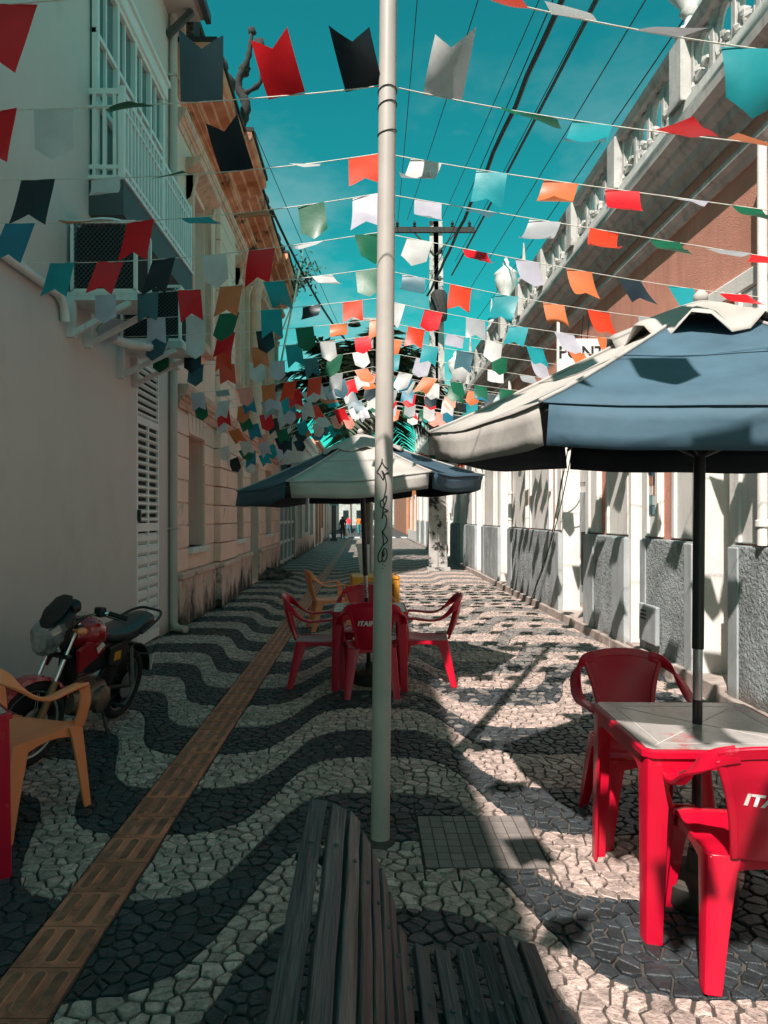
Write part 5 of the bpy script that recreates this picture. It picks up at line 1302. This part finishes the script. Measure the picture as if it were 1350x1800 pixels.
POSE = {'h': [(-.25,-.25,.02,.02),(-.45,-.2,-.05,.03),(-.15,-.6,.08,-.03),(-.55,.25,-.06,.04),(-.3,-.05,.05,.05)],   # hanging, the wind comes down the street
        'l': [(-.2,-.25,-.28,.03),(-.35,.1,-.38,.02),(-.1,-.4,-.2,.05)], 'r': [(-.35,-.4,.26,.03),(-.5,-.2,.36,-.03),(-.2,-.7,.3,.04)],     # blown aside
        'v': [(-.06,-.15,.02,.03),(.05,-.2,-.05,.03),(-.12,.1,.05,-.03)], 'w': [(-.05,-.15,-.25,.03),(-.1,.1,-.36,.02)],   # hanging straight, in the lee of the left houses
        'u': [(-2.45,-.35,.1,.03),(-2.25,-.4,-.08,.06)],                                          # flipped up over the string
        'f': [(-.95,-.2,.35,.04),(-1.15,.25,-.25,.05),(-.8,-.6,.5,.05),(-1.25,.2,.2,.08)],     # lifted flat, nearly edge on
        'c': [(-.3,-1.3,.15,.04),(-.1,-1.9,.12,.05),(-.6,-1.1,.3,.06),(-.2,1.0,.25,.06)]}       # curling
FMESH = {(k, p, i): flag_mesh(k, ps, hash((k, p, i)) % 999 if False else (ord(k)*7+ord(p)*3+i)) for k in 'PN' for p, lst in POSE.items() for i, ps in enumerate(lst)}
ZC, XC = 3.69, .10
def string_z(x, sl, sr):
    if x < XC:
        t = (XC-x)/(XC+2.66); return ZC - sl*t - .05*4*t*(1-t)
    t = (x-XC)/(3.05-XC); return ZC - sr*t - .04*4*t*(1-t)
PAL = 'RROAAWWWLLSSTTBBGGKKDP'
def bunting(Y, flags, label, sl=.20, sr=.46, dz=0, seed=0, group='bunting strings across the street'):
    t = thing('bunting_string', label, 'bunting', (0, Y, 0), 0, group); rn_ = random.Random(seed*13+5)
    ytw = lambda x: .05*math.sin(x*1.3+seed)
    xl = -2.55; xs = [xl + (3.0-xl)*k/36 for k in range(37)]; xs = sorted(xs+[XC])
    MB().tube([(x, ytw(x), string_z(x, sl, sr)+dz) for x in xs], .0032 if Y < 12 else .005, 5).build('string', M['cord'], t, local=True)
    for (x, c, k, p) in flags:
        if not (-2.5 < x < 2.95): continue
        if x < -.35: p = {'h': 'v', 'l': 'w'}.get(p, p)
        lst = POSE[p]; o = put('flag', FMESH[k, p, rn_.randrange(len(lst))], t, (x, ytw(x), string_z(x, sl, sr)+dz), (0, math.atan2(-(string_z(x+.1, sl, sr)-string_z(x-.1, sl, sr)), .2), rn_.uniform(-.25,.25)))
        sc = rn_.uniform(.93, 1.06); o.scale = (sc if rn_.random() < .5 else -sc, sc if p in 'hlr' else sc, sc)
        if p in 'lrw' : o.scale.x = abs(o.scale.x)
        o.material_slots[0].link = 'OBJECT'; o.material_slots[0].material = FM[c]
    return t
def near(Y, s):
    """u colour kind pose, from the photograph"""
    out = []
    for w in s.split():
        u, c, k, p = w.split(','); out.append(((float(u)-VX)*Y/F, c, k, p))
    return out
ORD = ['nearest', 'second nearest', 'third nearest', 'fourth nearest', 'fifth nearest', 'sixth nearest', 'seventh nearest', 'eighth nearest', 'ninth nearest', 'tenth nearest']
NEAR = [(2.75, '30,R,N,l 168,W,P,f 848,O,P,f 1015,W,P,f 1165,S,P,f 1325,T,P,c'),
        (3.42, '8,R,N,l 100,W,P,h 222,G,P,f 355,D,N,u 503,R,N,u 640,K,N,u 780,W,N,u 912,G,P,f 1045,T,N,c 1185,R,N,f 1310,A,P,f'),
        (4.07, '70,K,N,l 185,W,P,c 298,G,P,f 415,K,N,u 537,W,P,f 640,O,N,h 750,W,N,c 865,T,N,h 985,A,P,c 1090,R,P,c 1210,L,N,f 1305,G,P,c'),
        (4.62, '35,B,N,l 138,A,P,f 243,R,N,l 340,T,P,f 440,A,P,f 546,G,P,h 645,L,N,h 752,L,P,c 855,D,N,f 955,S,N,c 1058,O,N,c 1165,G,P,c 1262,S,P,f 1348,R,P,f'),
        (5.30, '28,G,P,h 105,T,N,l 190,R,N,l 285,K,N,l 375,W,P,h 460,R,N,c 553,W,P,f 645,G,P,h 737,W,P,h 833,R,P,c 925,L,P,r 1017,A,N,r 1107,K,N,r 1200,T,N,r 1295,R,P,f'),
        (6.07, '100,W,P,h 182,L,P,h 258,D,N,h 332,R,N,h 407,A,N,l 482,T,N,c 567,W,P,c 645,G,P,h 727,D,N,c 810,O,N,h 892,T,N,h 975,A,N,r 1055,O,N,r 1145,S,P,c 1235,R,P,r'),
        (6.86, '60,B,N,h 130,B,N,h 200,L,P,l 275,L,N,h 345,W,P,h 405,G,P,l 478,T,N,h 548,K,P,c 620,O,N,h 695,W,N,h 763,R,P,h 837,S,N,h 914,T,N,h 993,L,P,r 1065,A,N,r 1143,W,P,c 1220,G,P,c'),
        (7.55, '225,R,P,l 285,D,P,l 345,W,P,h 400,R,N,l 465,K,P,h 535,G,P,h 595,A,P,c 665,A,N,h 733,O,N,h 802,L,P,c 870,W,P,h 940,T,N,r 1012,A,N,r 1080,D,N,r 1150,S,N,r'),
        (8.20, '230,L,N,h 285,G,P,h 340,K,P,h 395,O,N,h 455,A,N,h 515,T,N,h 575,W,P,h 637,R,P,h 695,A,P,h 757,T,N,h 818,D,N,h 878,G,P,h 945,L,P,r 1010,W,P,r 1075,S,N,r'),
        (8.95, '240,A,N,h 292,B,P,h 345,D,P,h 398,O,N,h 450,W,P,h 487,L,P,h 545,D,N,h 590,G,P,l 632,W,P,h 690,T,P,h 745,L,P,h 815,W,N,c 870,W,N,c 925,S,P,c 985,O,N,r 1045,D,P,r')]
for i, (Y, s) in enumerate(NEAR):
    bunting(Y, near(Y, s), 'string of coloured plastic flags crossing the street, %s to the camera' % ORD[i], seed=i)
NTH = 'first second third fourth fifth sixth seventh eighth ninth tenth eleventh twelfth thirteenth fourteenth fifteenth sixteenth seventeenth eighteenth nineteenth twentieth twenty-first twenty-second twenty-third twenty-fourth twenty-fifth twenty-sixth twenty-seventh twenty-eighth twenty-ninth thirtieth thirty-first thirty-second thirty-third'.split()
Y = 9.7; i = 0
while Y < 33:
    rn_ = random.Random(i+50); fl = []; x = -2.45 + rn_.random()*.3
    while x < 2.9:
        fl.append((x, rn_.choice(PAL), rn_.choice('PN'), rn_.choice('hhhhhhlrc'))); x += rn_.uniform(.29,.36)
    bunting(Y, fl, 'far string of coloured plastic flags, %s of the crowded rows counted from the camera' % NTH[i], sl=.25+.95*min(1, (Y-9)/4.3) if Y < 14 else .65, sr=.46, dz=rn_.uniform(-.06,.06), seed=i+20, group='far bunting strings')
    Y += .48 if Y < 13.2 else (6.9 if Y < 20 else .9); i += 1
for k in range(6):
    rn_ = random.Random(k+900); fl = []; x = -1.2
    while x < 2.9:
        fl.append((x, rn_.choice(PAL), rn_.choice('PN'), rn_.choice('hhlrrc'))); x += rn_.uniform(.38,.46)
    bunting(2.05-.72*k, fl, 'string of coloured flags overhead, %s one nearer than the picture shows' % NTH[k], seed=k+60, group='bunting strings overhead')
